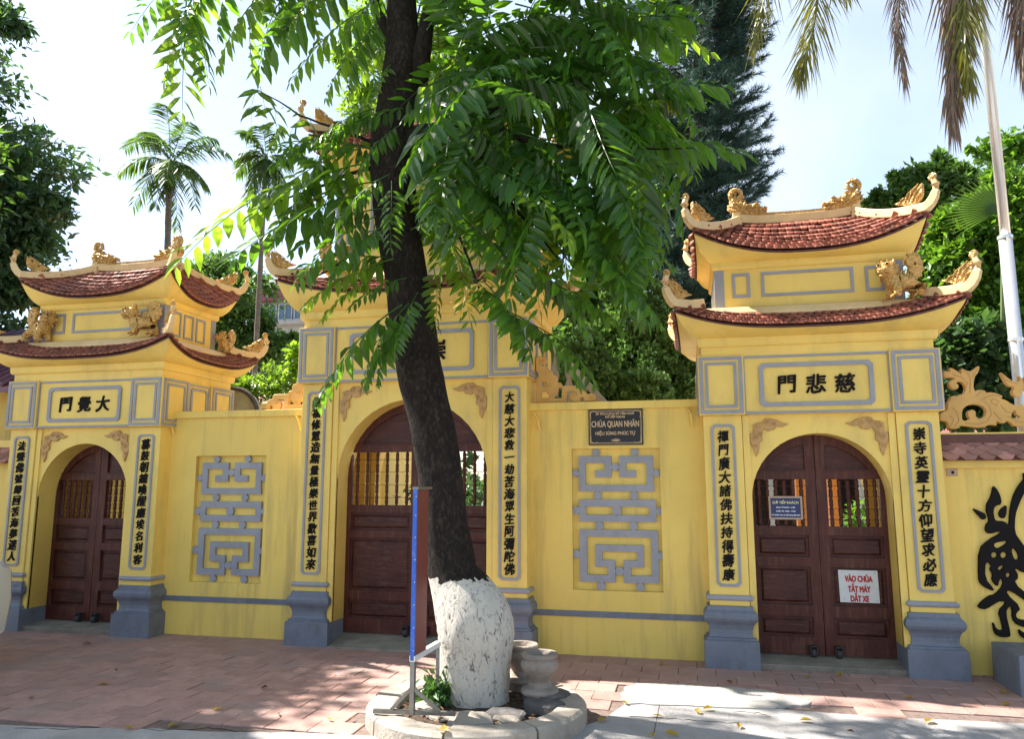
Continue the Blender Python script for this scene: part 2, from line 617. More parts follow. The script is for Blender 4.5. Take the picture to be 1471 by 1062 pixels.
def bark_material():
    """dark bark, lime-washed white below a ragged line"""
    m = mat('bark_with_limewash', (0.019, 0.014, 0.012), 0.95, 0.35, 10, 1.0, 26, stain=(42, 0.6, (0.11, 0.09, 0.072), (1, 1, .5)), spec=0.2)
    n, l = m.node_tree.nodes, m.node_tree.links
    b = n['Principled BSDF']
    src = b.inputs['Base Color'].links[0].from_socket
    geo = n.new('ShaderNodeNewGeometry')
    sx = n.new('ShaderNodeSeparateXYZ')
    l.new(geo.outputs['Position'], sx.inputs[0])
    no = n.new('ShaderNodeTexNoise')
    no.inputs['Scale'].default_value = 16
    no.inputs['Detail'].default_value = 6
    l.new(geo.outputs['Position'], no.inputs['Vector'])
    ma = n.new('ShaderNodeMath')
    ma.operation = 'MULTIPLY_ADD'
    ma.inputs[1].default_value = 0.16
    l.new(no.outputs['Fac'], ma.inputs[0])
    l.new(sx.outputs['Z'], ma.inputs[2])
    lt = n.new('ShaderNodeMath')
    lt.operation = 'LESS_THAN'
    lt.inputs[1].default_value = LIME_Z + 0.08
    l.new(ma.outputs[0], lt.inputs[0])
    # cracks and knots through the wash
    mp = n.new('ShaderNodeMapping')
    mp.inputs['Scale'].default_value = (1, 1, 0.45)
    l.new(geo.outputs['Position'], mp.inputs['Vector'])
    c1 = n.new('ShaderNodeTexNoise')
    c1.inputs['Scale'].default_value = 34
    c1.inputs['Detail'].default_value = 9
    c1.inputs['Roughness'].default_value = 0.72
    c1.inputs['Distortion'].default_value = 1.2
    l.new(mp.outputs[0], c1.inputs['Vector'])
    rr = n.new('ShaderNodeValToRGB')
    e = rr.color_ramp.elements
    e[0].position, e[0].color = 0.33, (0.07, 0.055, 0.045, 1)
    e[1].position, e[1].color = 0.46, (0.62, 0.575, 0.50, 1)
    x = e.new(0.40)
    x.color = (0.30, 0.27, 0.24, 1)
    l.new(c1.outputs['Fac'], rr.inputs['Fac'])
    mx = n.new('ShaderNodeMix')
    mx.data_type = 'RGBA'
    l.new(lt.outputs[0], mx.inputs[0])
    l.new(src, mx.inputs[6])
    l.new(rr.outputs[0], mx.inputs[7])
    l.new(mx.outputs[2], b.inputs['Base Color'])
    bp = n.new('ShaderNodeBump')
    bp.inputs['Strength'].default_value = 0.9
    bp.inputs['Distance'].default_value = 0.02
    l.new(c1.outputs['Fac'], bp.inputs['Height'])
    l.new(bp.outputs[0], b.inputs['Normal'])
    return m


LIME_Z = 0.93
M['bark'] = bark_material()

# ------------------------------------------------------------------ ground
def slab(name, poly, z0, z1, m, kind='structure'):
    mb = MB()
    mb.loft([[(p[0], p[1], z0) for p in poly], [(p[0], p[1], z1) for p in poly]])
    return tag(mb.build(name, m, origin=(poly[0][0], poly[0][1], z0)), kind=kind)


slab('ground', [(-150, -60), (150, -60), (150, 250), (-150, 250)], -0.4, 0.02, M['earth'])
slab('courtyard', [(-14, 1.3), (12, 1.3), (12, 14), (-14, 14)], -0.1, 0.075, M['yard'])
ROAD_EDGE = [(-14, -3.1), (-5, -2.72), (-4.4, -2.6), (-3.9, -2.55), (-3.4, -2.44), (-3.0, -2.42), (-2.5, -2.31), (-2.1, -2.27), (-1.5, -2.22), (-0.95, -2.1),
             (-0.62, -1.62), (-0.5, -1.2), (0.0, -1.16), (0.55, -1.10), (1.2, -1.13), (2.0, -1.07), (3.2, -1.1), (9, -1.0)]
slab('pavement_bed', ROAD_EDGE[::1] + [(9, 0.62), (-14, 0.62)], -0.05, GZ - 0.011, M['bed'])
slab('road', [(-14, -30), (9, -30)] + ROAD_EDGE[::-1], -0.05, GZ - 0.004, M['road'])


def edge_y(x):
    for a, b in zip(ROAD_EDGE, ROAD_EDGE[1:]):
        if a[0] <= x <= b[0]:
            return a[1] + (b[1] - a[1]) * (x - a[0]) / (b[0] - a[0])
    return -1.1


PATCH = [(-0.47, -0.66), (-0.1, -0.60), (0.22, -0.615), (0.48, -0.62), (0.62, -0.76), (0.80, -0.86), (0.66, -1.0), (0.5, -1.12), (0.0, -1.18), (-0.5, -1.22), (-0.56, -0.95)]
def rag(P, amp, sub=5, seed=0):
    out = []
    for i in range(len(P)):
        a, b = P[i], P[(i + 1) % len(P)]
        for j in range(sub):
            t = j / sub
            x, y = a[0] + (b[0] - a[0]) * t, a[1] + (b[1] - a[1]) * t
            out.append((x + amp * noise.noise(Vector((x * 9, y * 9, seed))) + amp * .6 * noise.noise(Vector((x * 31, y * 31, seed))), y + amp * noise.noise(Vector((x * 9, y * 9, seed + 7))) + amp * .6 * noise.noise(Vector((x * 31, y * 31, seed + 9)))))
    return out


slab('concrete_patch', rag(PATCH, .05), GZ - 0.03, GZ + 0.005, M['concrete'])
pv = tag(empty('brick_pavement', (-2, -0.5, GZ)), kind='structure')


def paver_mesh():
    mb = MB()
    w, h = 0.148, 0.110
    mb.loft([[(-w, -h, -0.02), (w, -h, -0.02), (w, h, -0.02), (-w, h, -0.02)],
             [(-w, -h, -0.003), (w, -h, -0.003), (w, h, -0.003), (-w, h, -0.003)],
             [(-w + .004, -h + .004, 0), (w - .004, -h + .004, 0), (w - .004, h - .004, 0), (-w + .004, h - .004, 0)]])
    return mb.mesh('paver', M['paver'])


pm = paver_mesh()


def inpoly(x, y, P):
    c = False
    for i in range(len(P)):
        a, b = P[i], P[i - 1]
        if (a[1] > y) != (b[1] > y) and x < (b[0] - a[0]) * (y - a[1]) / (b[1] - a[1]) + a[0]:
            c = not c
    return c


RING_C, RING_R = (-1.44, -1.74), 0.72
spots = []
row = 0
y = 0.30
while y > -3.3:
    x = -9.0 + (row % 2) * 0.15
    while x < 4.0:
        if edge_y(x) < y - 0.08 and not inpoly(x, y, PATCH) and math.hypot(x - RING_C[0], y - RING_C[1]) > RING_R + 0.02:
            # inside the picture?
            px_vis = abs((math.cos(R(YAW)) * x + math.sin(R(YAW)) * (y + 6.9)) / max(0.1, (-math.sin(R(YAW)) * x + math.cos(R(YAW)) * (y + 6.9)))) < 0.72
            spots.append((x, y, px_vis))
        x += 0.30
    y -= 0.224
    row += 1
spots.sort(key=lambda s: (not s[2], math.hypot(s[0], s[1] + 6.9)))
rest = MB()
for i, (x, y, vis) in enumerate(spots):
    dz = random.uniform(-0.003, 0.002)
    tl = (random.gauss(0, 0.006), random.gauss(0, 0.006), random.gauss(0, 0.006))
    if i < 298:
        link_mesh('paver', pm, pv, (x + 2, y + 0.5, dz), tl)
    else:
        w, h = 0.148, 0.110
        rest.loft([[(x - w, y - h, GZ - 0.02), (x + w, y - h, GZ - 0.02), (x + w, y + h, GZ - 0.02), (x - w, y + h, GZ - 0.02)],
                   [(x - w, y - h, GZ + dz), (x + w, y - h, GZ + dz), (x + w, y + h, GZ + dz), (x - w, y + h, GZ + dz)]])
if rest.v:
    tag(rest.build('farther_pavers', M['paver'], pv), kind='stuff')

# ------------------------------------------------------------------ gates
TILE_MESH = {}


def tile_mesh(w, L):
    k = (round(w, 3), round(L, 3))
    if k not in TILE_MESH:
        o = [(-.5, .42), (-.46, .2), (-.3, .06), (-.1, 0), (.1, 0), (.3, .06), (.46, .2), (.5, .42), (.5, 1), (-.5, 1)]
        mb = MB()
        mb.loft([[(a * w, b * L, 0.0 + (.004 if abs(a) < .4 else 0)) for a, b in o], [(a * w, b * L, 0.017 + (.007 if abs(a) < .4 else 0)) for a, b in o]])
        TILE_MESH[k] = mb.mesh('roof_tile', M['tile'])
    return TILE_MESH[k]


def spiral_pts(c, r0, r1, a0, a1, ax, n=22):
    """spiral in the vertical plane containing horizontal direction ax"""
    out = []
    for i in range(n):
        t = i / (n - 1)
        r = r0 + (r1 - r0) * t
        a = a0 + (a1 - a0) * t
        out.append(Vector(c) + Vector((ax[0] * r * math.cos(a), ax[1] * r * math.cos(a), r * math.sin(a))))
    return out


PHX = [(275, 215), (300, 250), (345, 238), (385, 262), (405, 310), (440, 312), (468, 338), (500, 362), (560, 372), (605, 378), (560, 398), (515, 412), (480, 440), (420, 465), (330, 425), (285, 380), (272, 300)]
_phx = None


def phoenix_mesh():
    global _phx
    if _phx is None:
        o = smooth_loop([((p[0] - 440) * .00078, (465 - p[1]) * .00078) for p in PHX], 1)
        h1 = circ((345 - 440) * .00078, (465 - 297) * .00078, .013, 10)
        h2 = circ((440 - 440) * .00078, (465 - 365) * .00078, .009, 8)
        _phx = curve_mesh('corner_carving', [o, h1, h2], 0.04, 0.006, M['gold'])
        mb = MB()
        for k, (x0, z0, x1, z1) in enumerate([(-.12, .16, -.03, .03), (-.10, .19, .0, .05), (-.055, .16, .03, .05), (0.0, .10, .08, .05), (-.125, .10, -.06, .03)]):
            for s in (-1, 1):
                mb.tube([(x0, s * .02, z0), ((x0 + x1) / 2 + .012, s * .024, (z0 + z1) / 2 + .012), (x1, s * .02, z1)], [.004, .007, .003], 5)
        mb2 = MB()
        me2 = mb.mesh('x', M['gold'])
        import bmesh
        bm = bmesh.new()
        bm.from_mesh(_phx)
        bm.from_mesh(me2)
        bm.to_mesh(_phx)
        bm.free()
    return _phx


DRG = [(290, 800), (285, 730), (230, 690), (165, 635), (220, 655), (200, 600), (175, 560), (235, 575), (225, 520), (215, 480), (265, 500), (265, 440), (310, 440), (345, 490), (400, 530), (440, 500),
       (500, 545), (525, 480), (560, 500), (555, 560), (600, 590), (610, 545), (660, 590), (700, 570), (770, 565), (820, 580), (835, 640), (880, 660), (935, 640), (975, 680), (970, 740), (900, 730), (840, 735), (900, 760), (960, 780), (960, 830), (700, 830), (500, 810)]


def ridge_dragon(parent, x, y, z, sgn, s=1.0):
    """dragon head biting the ridge, tail curled up behind; sgn=+1 looks to +x"""
    o = [((p[0] - 560) * .00042 * sgn * s, (815 - p[1]) * .00042 * s) for p in DRG]
    if sgn < 0:
        o = o[::-1]
    me = curve_mesh('ridge_dragon', [o], 0.085 * s, 0.018, M['gold'])
    d = place('ridge_dragon', me, parent, Matrix.Translation((x, y, z)))
    ax = (sgn, 0)
    base = Vector((x, y, z))

    def q(a, b, yy=0):
        return base + Vector(((a - 560) * .00042 * sgn * s, yy, (815 - b) * .00042 * s))
    mb = MB()
    c = q(375, 330)
    sp = spiral_pts(c, .064 * s, .012 * s, R(-70), R(-70 - 560), ax, 30)
    mb.tube([q(470, 560), q(490, 490)] + sp, [.026 * s] * 2 + [.023 * s] * 10 + [.018 * s] * 10 + [.012 * s] * 10, 7)
    for a, b in ((545, 400), (250, 190), (215, 330)):
        t = q(a, b)
        i = c + (t - c) * .55
        mb.tube([i, t], [.02 * s, .001], 5)
    mb.build('curled_tail', M['gold'], d, smooth=True)
    mb = MB()
    for (x0, z0, x1, z1) in ((230, 690, 420, 760), (230, 600, 450, 700), (260, 510, 480, 660), (600, 700, 800, 640), (620, 760, 850, 700), (500, 640, 640, 620), (560, 760, 620, 640), (720, 600, 800, 600)):
        for e in (-1, 1):
            mb.tube([q(x0, z0, e * .035 * s), q((x0 + x1) / 2, (z0 + z1) / 2 - 14, e * .05 * s), q(x1, z1, e * .04 * s)], [.004, .012 * s, .006], 5)
    tag(mb.build('mane', M['gold'], d, smooth=True), kind='stuff')
    return d


def eave_roof(gate, name, cx, cy, bx, by, zc, ez, lift, om, oc, tx, ty, zt, rows, tw, hip, faces, sag=0.012, p=2.6, budget=None, tiplen=1.0, ridge=None):
    """one storey of roof with upturned corners. hip=False: skirt round an upper body"""
    root = None

    def O(t):
        return om + (oc - om) * abs(t) ** 3

    def E(f, t):
        o = O(t)
        z = ez + lift * abs(t) ** p
        return {'front': Vector((cx + t * (bx + o), cy - by - o, z)), 'back': Vector((cx - t * (bx + o), cy + by + o, z)),
                'right': Vector((cx + bx + o, cy + t * (by + o), z)), 'left': Vector((cx - bx - o, cy - t * (by + o), z))}[f]

    def Q(f, t):
        if hip:
            zz = zt + 0.0 * t
            return {'front': Vector((cx + t * ridge, cy - .015, zz)), 'back': Vector((cx - t * ridge, cy + .015, zz)),
                    'right': Vector((cx + ridge + .0, cy + t * .015, zz)), 'left': Vector((cx - ridge, cy - t * .015, zz))}[f]
        zz = zt + lift * .35 * abs(t) ** p
        return {'front': Vector((cx + t * tx, cy - ty, zz)), 'back': Vector((cx - t * tx, cy + ty, zz)),
                'right': Vector((cx + tx, cy + t * ty, zz)), 'left': Vector((cx - tx, cy - t * ty, zz))}[f]

    def S(f, t, s):
        v = E(f, t).lerp(Q(f, t), s)
        v.z -= sag * 4 * s * (1 - s)
        return v
    deck = MB()
    soff = MB()
    NT = 28
    for f in ('front', 'right', 'back', 'left'):
        g = [[S(f, -1 + 2 * i / NT, j / 6) for i in range(NT + 1)] for j in range(7)]
        b = len(deck.v)
        for r_ in g:
            deck.v += [tuple(q) for q in r_]
        under = [tuple(q - Vector((0, 0, 0.016))) for q in g[0]]
        deck.v += under
        n = NT + 1
        for j in range(6):
            for i in range(NT):
                deck.f.append((b + j * n + i, b + j * n + i + 1, b + (j + 1) * n + i + 1, b + (j + 1) * n + i))
        for i in range(NT):
            deck.f.append((b + 7 * n + i, b + 7 * n + i + 1, b + i + 1, b + i))
        # hull shaped soffit
        b = len(soff.v)
        NS = 9
        for j in range(NS + 1):
            s = j / NS
            for i in range(NT + 1):
                t = -1 + 2 * i / NT
                e = E(f, t) - Vector((0, 0, 0.026))
                o = O(t) - 0.012
                c = {'front': Vector((cx + t * bx, cy - by, zc)), 'back': Vector((cx - t * bx, cy + by, zc)),
                     'right': Vector((cx + bx, cy + t * by, zc)), 'left': Vector((cx - bx, cy - t * by, zc))}[f]
                e = c.lerp(e, .93 if abs(t) < .98 else .95)
                e.z = E(f, t).z - .015
                v = c.lerp(e, s)
                v.z = zc + (e.z - zc) * (0.25 * s + 0.75 * s ** 2.3)
                soff.v.append(tuple(v))
        for j in range(NS):
            for i in range(NT):
                soff.f.append((b + j * n + i, b + j * n + i + 1, b + (j + 1) * n + i + 1, b + (j + 1) * n + i))
    root = deck.build(name, M['tile_deck'], gate)
    soff.build('eave_soffit', M['yellow'], root, smooth=True)
    # tiles
    L = (E('front', 0) - Q('front', 0)).length
    tl = L / rows
    me = tile_mesh(tw, tl * 1.75)
    allt = []
    for f in ('front', 'right', 'back', 'left'):
        for j in range(rows):
            s = j / rows
            a, b_ = S(f, -1, s), S(f, 1, s)
            wid = (b_ - a).length
            n = max(2, round(wid / (tw * 1.02)))
            for i in range(n):
                t = -1 + 2 * (i + (0.5 if j % 2 else 0.0) + 0.25) / n
                if t > 1 - .4 / n:
                    continue
                c = S(f, t, s)
                dx = (S(f, min(1, t + .02), s) - S(f, max(-1, t - .02), s)).normalized()
                dy = (S(f, t, min(1, s + .05)) - S(f, t, max(0, s - .05)))
                dy = (dy - dx * dy.dot(dx)).normalized()
                dz = dx.cross(dy)
                k = wid / n / tw
                rot = Matrix((dx * k, dy, dz)).transposed().to_4x4()
                jt = Matrix.Rotation(random.gauss(-.19, .03), 4, 'X') @ Matrix.Rotation(random.gauss(0, .03), 4, 'Z')
                allt.append((f, j, c, Matrix.Translation(c - dy * (.026 if j == 0 else .014) + dz * .022) @ rot @ jt))
    vis = [q for q in allt if q[0] in faces]
    vis.sort(key=lambda q: (faces.index(q[0]), (q[2] - Vector(CAM)).length))
    vis, extra = vis[:budget], vis[budget:]
    for q in vis:
        place('roof_tile', me, root, q[3])
    hid = [q for q in allt if q[0] not in faces] + extra
    V = np.array([v.co for v in me.vertices])
    vs, fs = [], []
    for q in hid:
        b = len(vs)
        m4 = q[3]
        vs += [tuple(m4 @ Vector(v)) for v in V]
        fs += [tuple(i + b for i in pl.vertices) for pl in me.polygons]
    mb = MB()
    mb.v, mb.f = vs, fs
    tag(mb.build('remaining_roof_tiles', M['tile'], root), kind='stuff')
    # hip beams with curled tips
    for fx in (-1, 1):
        for fy in (-1, 1):
            f, t = ('front', fx) if fy < 0 else ('back', -fx)
            d = Vector((fx, fy, 0)).normalized()
            pts = []
            for j in range(9, -1, -1):
                pts.append(S(f, t, j / 9) + Vector((0, 0, 0.070)))
            e = pts[-1]
            k = tiplen
            dd = Vector((fx * .8, fy * .6, 0))
            pts += [e + dd * .035 * k + Vector((0, 0, .030 * k)), e + dd * .065 * k + Vector((0, 0, .075 * k)), e + dd * .085 * k + Vector((0, 0, .13 * k)),
                    e + dd * .088 * k + Vector((0, 0, .19 * k)), e + dd * .07 * k + Vector((0, 0, .245 * k))]
            hh = [.078] * 10 + [.075, .07, .06, .048, .036]
            ww = [.072] * 10 + [.058, .052, .046, .04, .036]
            mb = MB()
            mb.beam(pts, ww, hh)
            hb = mb.build('hip_ridge', M['cream'], root, bevel=0.006)
            tip = pts[-1]
            mb = MB()
            r0 = .032
            mb.tube(spiral_pts(tip + Vector((0, 0, .022)), r0, .006, R(-90), R(-90 + 500) * (1 if fx > 0 else 1), (-fx * .8, -fy * .6), 20), [.014] * 12 + [.011] * 8, 6)
            mb.lathe(tip.x, tip.y, [(tip.z - .012, .014), (tip.z, .024), (tip.z + .02, .026), (tip.z + .04, .012)], 8)
            mb.build('scroll_finial', M['gold'], hb, smooth=True)
            # corner carving on the beam
            q = pts[7] + Vector((0, 0, .03))
            ang = math.atan2(-fy * .8, -fx)
            place('corner_carving', phoenix_mesh(), root, Matrix.Translation(q) @ Matrix.Rotation(ang, 4, 'Z'))
    if not hip:
        # ledge beam where the skirt meets the upper body
        mb = MB()
        z0 = zt - .01
        o, i_ = tx + .012, tx - .09
        mb.loft([[(cx - a, cy - b, z), (cx + a, cy - b, z), (cx + a, cy + b, z), (cx - a, cy + b, z)]
                 for z, a, b in ((z0 - .02, tx + .045, ty + .045), (z0 + .035, tx + .04, ty + .04), (z0 + .085, tx + .0, ty + .0), (z0 + .10, tx - .04, ty - .04))])
        mb.build('roof_ledge', M['cream'], root, bevel=0.004)
    else:
        mb = MB()
        pts = []
        for i in range(13):
            u = -1 + i / 6
            pts.append((cx + u * ridge, cy, zt + .055 + .035 * abs(u) ** 3))
        mb.beam([(a, b, c - .012) for a, b, c in pts], .08, .085)
        rb = mb.build('main_ridge', M['cream'], root, bevel=0.006)
        mb = MB()
        mb.beam([(a, b, c + .045) for a, b, c in pts], .05, .03)
        mb.build('ridge_cap', M['gold'], rb)
        for e in (-1, 1):
            x = cx + e * (ridge + .02)
            mb = MB()
            mb.loft([[(x - .055, cy - .075, zt - .06), (x + .055, cy - .075, zt - .06), (x + .055, cy + .075, zt - .06), (x - .055, cy + .075, zt - .06)],
                     [(x - .035, cy - .045, zt + .15), (x + .035, cy - .045, zt + .15), (x + .035, cy + .045, zt + .15), (x - .035, cy + .045, zt + .15)]])
            mb.build('ridge_end_block', M['cream'], rb, bevel=0.006)
            ridge_dragon(root, cx + e * (ridge - .08), cy, zt + .105, -e, 1.12 if ridge < .6 else 1.2)
    return root


def chars_column(parent, chars, x, ztop, zbot, ypos, size):
    n = len(chars)
    for i, ch in enumerate(chars):
        z = ztop - (i + .5) * (ztop - zbot) / n
        me = text_mesh(ch, size, 0.010, size * .026, M['ink'], 0.1)
        place('character', me, parent, Matrix.Translation((x, ypos, z)) @ Matrix.Rotation(random.gauss(0, .04), 4, 'Y') @ Matrix.Diagonal((random.uniform(.88, 1.0), 1, random.uniform(.95, 1.08), 1)))


SPD = [(420, 855 - 585), (0, 0)]
SPANDREL = [(695, 618), (650, 640), (610, 635), (590, 660), (545, 668), (520, 650), (500, 690), (505, 740), (480, 760), (475, 820), (455, 855), (440, 810), (415, 750), (415, 690), (440, 680), (440, 620), (470, 605), (500, 605), (530, 575), (580, 578), (620, 590), (650, 612)]


def spandrel(gate, x, z, s, flip):
    o = [((p[0] - 420) * s, -(p[1] - 578) * s) for p in SPANDREL]
    if flip:
        o = [(-a, b) for a, b in o][::-1]
    me = curve_mesh('spandrel_carving', [o], 0.03, 0.006, M['copper'])
    c = place('spandrel_carving', me, gate, Matrix.Translation((x, 0.095, z)))
    mb = MB()
    sg = -1 if flip else 1
    base = Vector((x, .078, z))
    for (x0, z0, r0) in ((475, 640, 26), (530, 610, 24), (455, 720, 22), (590, 620, 18), (490, 690, 16), (450, 780, 14)):
        cpt = base + Vector(((x0 - 420) * s * sg, 0, -(z0 - 578) * s))
        MB().tube(spiral_pts(cpt, r0 * s, 4 * s, R(20), R(480), (sg, 0), 16), 5.5 * s, 5).build('carved_scroll', M['copper'], c, smooth=True)


def door_leaf(gate, gx, yd, hw, spring, apex, side, win, panels, z0, stile=.085):
    """one leaf of the arched door; side=-1 left leaf, +1 right leaf"""
    g = 0.0012
    def xm(a):                     # a measured from meeting edge outward
        return gx + side * (g + a)
    W = hw + .03 - g
    ov = .03
    # outline
    pts = [(0, z0), (W, z0), (W, spring)]
    n = 14
    for i in range(1, n + 1):
        a = (math.pi / 2) * i / n
        pts.append((W * math.cos(a), spring + (apex + ov - spring) * math.sin(a)))
    s0, s1 = stile, W - stile * .85
    holes = []
    zw0, zw1 = win
    holes.append([(s0, zw0), (s1, zw0), (s1, zw1), (s0, zw1)])
    for a, b in panels:
        holes.append([(s0, a), (s1, a), (s1, b), (s0, b)])
    # arched top panel
    za = zw1 + .085
    hh = []
    n = 10
    Wr = W - stile * .9
    Hr = apex - .08 - spring
    for i in range(n + 1):
        a = (math.pi / 2) * i / n
        x_, z_ = Wr * math.cos(a), spring + Hr * math.sin(a)
        if z_ > za and x_ > s0:
            hh.append((x_, z_))
    if za > spring:
        ca = math.asin(min(1, max(0, (za - spring) / Hr)))
        hh = [(Wr * math.cos(ca), za)] + [q for q in hh if q[1] > za + .004]
    else:
        hh = [(Wr, za)] + hh
    zt = spring + Hr * math.sqrt(max(0, 1 - (s0 / Wr) ** 2))
    top = [(s0, za)] + hh + [(s0, zt)]
    holes.append(top)
    def mp(l):
        return [(side * (g + a), z) for a, z in l][::side]
    me = curve_mesh('door_leaf', [mp(pts)] + [mp(h) for h in holes], 0.05, 0.004, M['wood'])
    leaf = place('door_leaf', me, gate, Matrix.Translation((gx, yd + .025, 0)))
    # raised panels
    for a, b in panels:
        mb = MB()
        x0, x1 = sorted((xm(s0), xm(s1)))
        mb.box(x0 - .01, x1 + .01, yd + .024, yd + .04, a - .01, b + .01)
        mb.loft([[(x0 + .02, yd + .025, a + .02), (x1 - .02, yd + .025, a + .02), (x1 - .02, yd + .025, b - .02), (x0 + .02, yd + .025, b - .02)],
                 [(x0 + .04, yd + .010, a + .04), (x1 - .04, yd + .010, a + .04), (x1 - .04, yd + .010, b - .04), (x0 + .04, yd + .010, b - .04)]])
        mb.build('door_panel', M['wood2'], leaf, bevel=.002)
    tm = curve_mesh('arched_panel', [mp(top)], 0.016, 0, M['wood2'])
    place('arched_panel', tm, leaf, Matrix.Translation((gx, yd + .034, 0)))
    # window: turned bars and wires
    nb = 6
    bar = MB()
    H = zw1 - zw0
    prof = [(-H / 2, .011)]
    k = 5
    for i in range(k):
        c = -H / 2 + H * (i + .5) / k
        prof += [(c - H / k * .42, .013), (c - H / k * .3, .019), (c, .0165), (c + H / k * .3, .019), (c + H / k * .42, .013)]
    prof.append((H / 2, .011))
    bar.lathe(0, 0, prof, 8)
    bme = bar.mesh('turned_bar', M['wood'], smooth='all')
    for i in range(nb):
        a = s0 + (s1 - s0) * (i + .5) / nb
        place('turned_bar', bme, leaf, Matrix.Translation((xm(a), yd + .03, (zw0 + zw1) / 2)))
    mb = MB()
    for z in (zw0 + H * .14, zw0 + H * .38, zw0 + H * .62, zw0 + H * .86):
        mb.tube([(xm(s0 - .01), yd + .012, z), (xm(s1 + .01), yd + .012, z)], .0022, 5)
    mb.build('grille_wire', M['wood'], leaf)
    # window mouldings
    mb = MB()
    x0, x1 = sorted((xm(s0 - .012), xm(s1 + .012)))
    mb.box(x0, x1, yd - .012, yd + .002, zw1 + .072, zw1 + .084)
    mb.build('rail_moulding', M['wood2'], leaf)
    # caster wheel at the meeting corner
    mb = MB()
    a = .10
    x = xm(a)
    mb.box(x - .028, x + .028, yd - .055, yd + .003, z0 + .075, z0 + .085)
    mb.box(x - .028, x - .022, yd - .055, yd + .003, z0 + .005, z0 + .08)
    mb.box(x + .022, x + .028, yd - .055, yd + .003, z0 + .005, z0 + .08)
    br = mb.build('caster_bracket', M['rubber'], leaf)
    mb = MB()
    ring = [[(x + dx, yd - .03 + r * math.cos(t), z0 + .022 + r * math.sin(t)) for t in [2 * math.pi * i / 16 for i in range(16)]] for dx, r in ((-.02, .034), (-.014, .040), (.014, .040), (.02, .034))]
    mb.loft(ring)
    mb.build('caster_wheel', M['rubber'], leaf, smooth=True)
    return leaf


